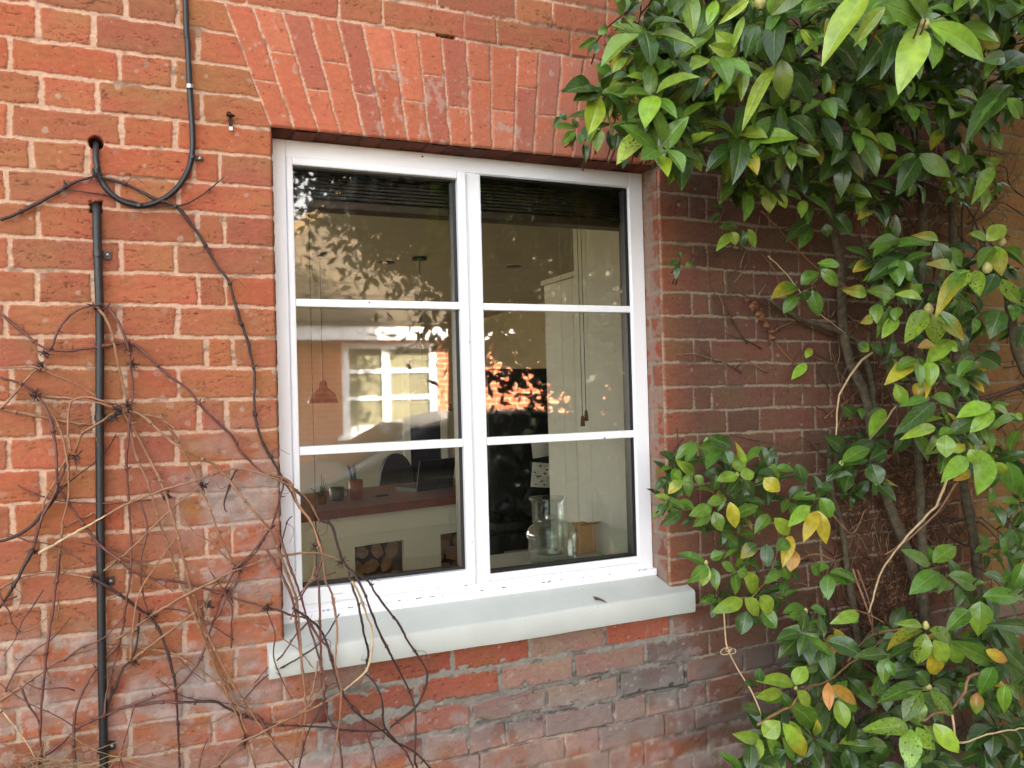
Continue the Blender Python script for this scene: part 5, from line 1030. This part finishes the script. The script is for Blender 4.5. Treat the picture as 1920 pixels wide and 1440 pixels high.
b = MB(); e = ze+.1; rz = e+3.4; f0, f1 = yw+.40, yw-7.4
b.add([(X0-.4, f0, e), (X1+.4, f0, e), (X1+.4, f1, e), (X0-.4, f1, e), (X0+3.2, (f0+f1)/2, rz), (X1-3.2, (f0+f1)/2, rz)], [(0, 1, 5, 4), (1, 2, 5), (2, 3, 4, 5), (3, 0, 4)])
MT = bpy.data.materials.new('slate_tiles'); MT.use_nodes = True; nt = MT.node_tree; bk = nt.nodes.new('ShaderNodeTexBrick'); tc = nt.nodes.new('ShaderNodeTexCoord'); mp = nt.nodes.new('ShaderNodeMapping'); mp.inputs['Rotation'].default_value = (0, 0, 0)
bk.inputs['Scale'].default_value = 1; bk.inputs['Brick Width'].default_value = .3; bk.inputs['Row Height'].default_value = .24; bk.inputs['Mortar Size'].default_value = .012
bk.inputs['Color1'].default_value = (*lin((92, 80, 66)), 1); bk.inputs['Color2'].default_value = (*lin((78, 70, 58)), 1); bk.inputs['Mortar'].default_value = (*lin((50, 44, 38)), 1)
nt.links.new(tc.outputs['Object'], bk.inputs['Vector']); nt.links.new(bk.outputs[0], nt.nodes['Principled BSDF'].inputs['Base Color']); nt.nodes['Principled BSDF'].inputs['Roughness'].default_value = .85
b.build('roof', MT, bung)
b = MB(); b.tube([(X0-.4, f0, e+.03), (X0+3.2, (f0+f1)/2, rz+.03)], .11, 8); b.tube([(X0+3.2, (f0+f1)/2, rz+.03), (X1-3.2, (f0+f1)/2, rz+.03)], .10, 8); b.build('ridge_tiles', mat('buff_ridge', (112, 92, 62), .85), bung)
fw = empty('window'); fw.parent = bung; fw.matrix_parent_inverse = Matrix.Translation(-Vector(bung.location))
b = MB(); mu0, mu1 = px2x(718), px2x(733); b.box((wx0, yw-.1, zb_), (wx0+.11, yw-.02, zt)); b.box((wx1-.11, yw-.1, zb_), (wx1, yw-.02, zt)); b.box((wx0+.11, yw-.1, zt-.09), (wx1-.11, yw-.02, zt)); b.box((wx0+.11, yw-.1, zb_), (wx1-.11, yw-.02, zb_+.12)); b.box((mu0, yw-.1, zb_+.12), (mu1, yw-.02, zt-.09))
for py in (696, 747): z = MR(700, py, YV)[2]; b.box((wx0+.11, yw-.09, z-.03), (mu0, yw-.025, z+.03)); b.box((mu1, yw-.09, z-.03), (wx1-.11, yw-.025, z+.03))
b.build('frame', MUPVC, fw)
b = MB(); b.box((wx0+.11, yw-.075, zb_+.12), (wx1-.11, yw-.07, zt-.09)); b.build('pane', mat('far_glass', (122, 120, 100), .1, noise=.15, scale=2), fw)
b = MB(); b.box((wx0-.08, yw-.05, zb_-.06), (wx1+.08, yw+.06, zb_)); b.build('sill', MUPVC, fw)
# car
yc = -4.9; car = tag(empty('parked_car', (2.2, yc, GZ)), 'silver hatchback parked on the drive, mirrored in the lower left panes', 'car')
cx0 = -.25
side = [(0,.35),(.02,.62),(.35,.74),(1.05,.84),(1.35,.93),(2.0,1.26),(2.5,1.37),(3.1,1.38),(3.6,1.28),(4.0,.98),(4.15,.9),(4.2,.5),(4.15,.28),(3.55,.22),(.6,.22),(.1,.26)]
gl = [(1.45,.93),(2.05,1.23),(2.5,1.325),(3.08,1.33),(3.5,1.23),(3.75,.98)]
b = MB(); k = len(side); wd_ = [0, .08, .8, .88]
vs = []
for (yy, sc_, ins) in ((yc+.84, 1, 0), (yc+.74, 1, 0), (yc-.74, 1, 0), (yc-.84, 1, 0)):
    for (x, z) in side:
        q = .22*max(0, z-.9)/.45; yy2 = yy-(q if yy > yc else -q); vs.append((cx0+x, yy2, GZ+z*(1 if abs(yy-yc) < .8 else .985)))
fs = [tuple(range(k))[::-1], tuple(range(3*k, 4*k))]+[(r*k+j, r*k+(j+1) % k, (r+1)*k+(j+1) % k, (r+1)*k+j) for r in range(3) for j in range(k)]
b.add(vs, fs); b.build('body', mat('silver_paint', (132, 134, 138), .25, metal=.3, noise=.01), car, bevel=.02)
for s in (1, -1):
    b = MB(); vs = []
    for (x, z) in gl: q = .22*max(0, z-.9)/.45; vs.append((cx0+x, yc+s*(.842-q), GZ+z))
    b.add(vs, [tuple(range(len(gl)))]); b.build('side_window', mat('tinted_glass', (66, 72, 80), .12), car, solid=.01)  # sky reflection put into the grey of the side glass
    for x in (.85, 3.3):
        wh = MB(); n_ = 24
        for (r_, a_) in ((.31, 0),):
            vs = [(cx0+x+r_*math.cos(t), yc+s*yo, GZ+.31+r_*math.sin(t)) for yo in (.66, .86) for t in np.linspace(0, 2*math.pi, n_, endpoint=False)]
            wh.add(vs, [(j, (j+1) % n_, n_+(j+1) % n_, n_+j) for j in range(n_)]+[tuple(range(n_))[::-1], tuple(range(n_, 2*n_))])
        wo = wh.build('wheel', mat('tyre', (22, 22, 22), .8), car)
        rm = MB(); vs = [(cx0+x+.19*math.cos(t), yc+s*.866, GZ+.31+.19*math.sin(t)) for t in np.linspace(0, 2*math.pi, 20, endpoint=False)]; rm.add(vs, [tuple(range(20))]); rm.build('rim', MSTEEL, wo, solid=.004)
for (xa, za, xb_, zb2, nm) in ((1.37, .945, 2.0, 1.262, 'windscreen'), (3.62, 1.27, 3.99, 1.0, 'rear_window')):
    b = MB(); b.add([(cx0+xa, yc-.68, GZ+za+.012), (cx0+xa, yc+.68, GZ+za+.012), (cx0+xb_, yc+.6, GZ+zb2+.012), (cx0+xb_, yc-.6, GZ+zb2+.012)], [(0, 1, 2, 3)]); b.build(nm, mat('screen_glass', (30, 34, 38), .06), car, solid=.004)
# trees: sparse winter tree left, big evergreens right
def tree(name, x, y, zlow, zhi, rx, ry, n, col, lb, cat, seed, leaf=.09, holes=.5):
    r = np.random.default_rng(seed); t = tag(empty(name, (x, y, GZ)), lb, cat)
    b = MB(); b.tube(spline([(x, y, GZ), (x+.1, y, (zlow+GZ)/2+.3), (x-.05, y+.1, zlow+(zhi-zlow)*.4), (x, y, zhi*.92)], .3), [q for q in np.linspace(.16, .03, len(spline([(x, y, GZ), (x+.1, y, (zlow+GZ)/2+.3), (x-.05, y+.1, zlow+(zhi-zlow)*.4), (x, y, zhi*.92)], .3)))], 9)
    b.build('trunk', MBARK, t, smooth=True); lb_ = MB(); pts = []
    cl = [(x+r.uniform(-1, 1)*rx*.8, y+r.uniform(-1, 1)*ry*.8, zlow+(zhi-zlow)*r.uniform(.05, .95), r.uniform(.25, .6)) for _ in range(46)]
    for c in cl[:26]: lb_.tube(spline([(x, y, c[2]*.6+zlow*.4-.3), ((x+c[0])/2, (y+c[1])/2, c[2]-.1), c[:3]], .4), .025, 5)
    lb_.build('limbs', MBARK, t)
    v = []; 
    for c in cl:
        k = int(n/len(cl)); p = r.normal(0, 1, (k, 3))*c[3]*.62+np.array(c[:3]); a = r.normal(0, 1, (k, 3)); a /= np.linalg.norm(a, axis=1)[:, None]; bb = np.cross(a, r.normal(0, 1, (k, 3))); bb /= np.linalg.norm(bb, axis=1)[:, None]
        v.append(np.stack([p-a*leaf, p+bb*leaf*.42, p+a*leaf, p-bb*leaf*.42], 1))
    v = np.concatenate(v).reshape(-1, 3); m = MB(); m.v = [v]; m.n = len(v); m.f = [(i, i+1, i+2, i+3) for i in range(0, len(v), 4)]; m.m = [0]*len(m.f)
    m.build('crown', mat(name+'_leaf', col, .5, noise=.4, scale=3), t); return t
tree('evergreen_tree', 2.95, -3.7, -.7, 4.8, .95, .8, 42000, (30, 42, 22), 'dark evergreen tree across the drive, mirrored in the right-hand panes', 'tree', 21, .06)
tree('holly_tree', 2.0, -4.2, 1.75, 4.8, 1.2, .8, 26000, (34, 46, 26), 'dark holly crown nearest the house, mirrored in the left upper pane', 'tree', 22, .055)
tree('laurel_bush', 5.0, -3.4, -.9, 1.9, .9, .9, 5500, (60, 80, 40), 'green laurel bush mirrored low in the right-hand panes', 'bush', 23, .08)
tree('winter_tree', .6, -16.5, 2.5, 8.5, 3.2, 2.5, 9000, (150, 128, 88), 'tall pale brown winter tree beyond the bungalow, mirrored at top left', 'tree', 24, .10)
tree('oak_tree', 7.5, -18, 3, 10, 4, 3, 9000, (96, 88, 56), 'bare olive brown oak behind the bungalow roof', 'tree', 25, .12)

_r = np.random.default_rng(77); n = 5200
p = np.stack([_r.uniform(4.0, 4.9, n), _r.uniform(-1.6, 3.5, n), GZ+_r.uniform(0, 3.4, n)**1.0], 1); a = _r.normal(0, 1, (n, 3)); a /= np.linalg.norm(a, axis=1)[:, None]; q = np.cross(a, _r.normal(0, 1, (n, 3))); q /= np.linalg.norm(q, axis=1)[:, None]
v = np.stack([p-a*.1, p+q*.05, p+a*.1, p-q*.05], 1).reshape(-1, 3); m = MB(); m.v = [v]; m.n = len(v); m.f = [(i, i+1, i+2, i+3) for i in range(0, len(v), 4)]; m.m = [0]*len(m.f)
hd = tag(empty('boundary_hedge', (4.45, 1, GZ)), 'tall clipped green hedge standing just past the right end of the brick wall', 'hedge'); m.build('hedge_foliage', mat('hedge_leaf', (56, 72, 36), .6, noise=.4, scale=4), hd)
b = MB()
for y in np.arange(-1.4, 3.4, .45): b.tube([(4.45, y, GZ), (4.5, y+.05, GZ+1.4), (4.42, y-.04, GZ+2.9)], [.03, .02, .008], 6)
b.build('hedge_stems', MBARK, hd, smooth=True)
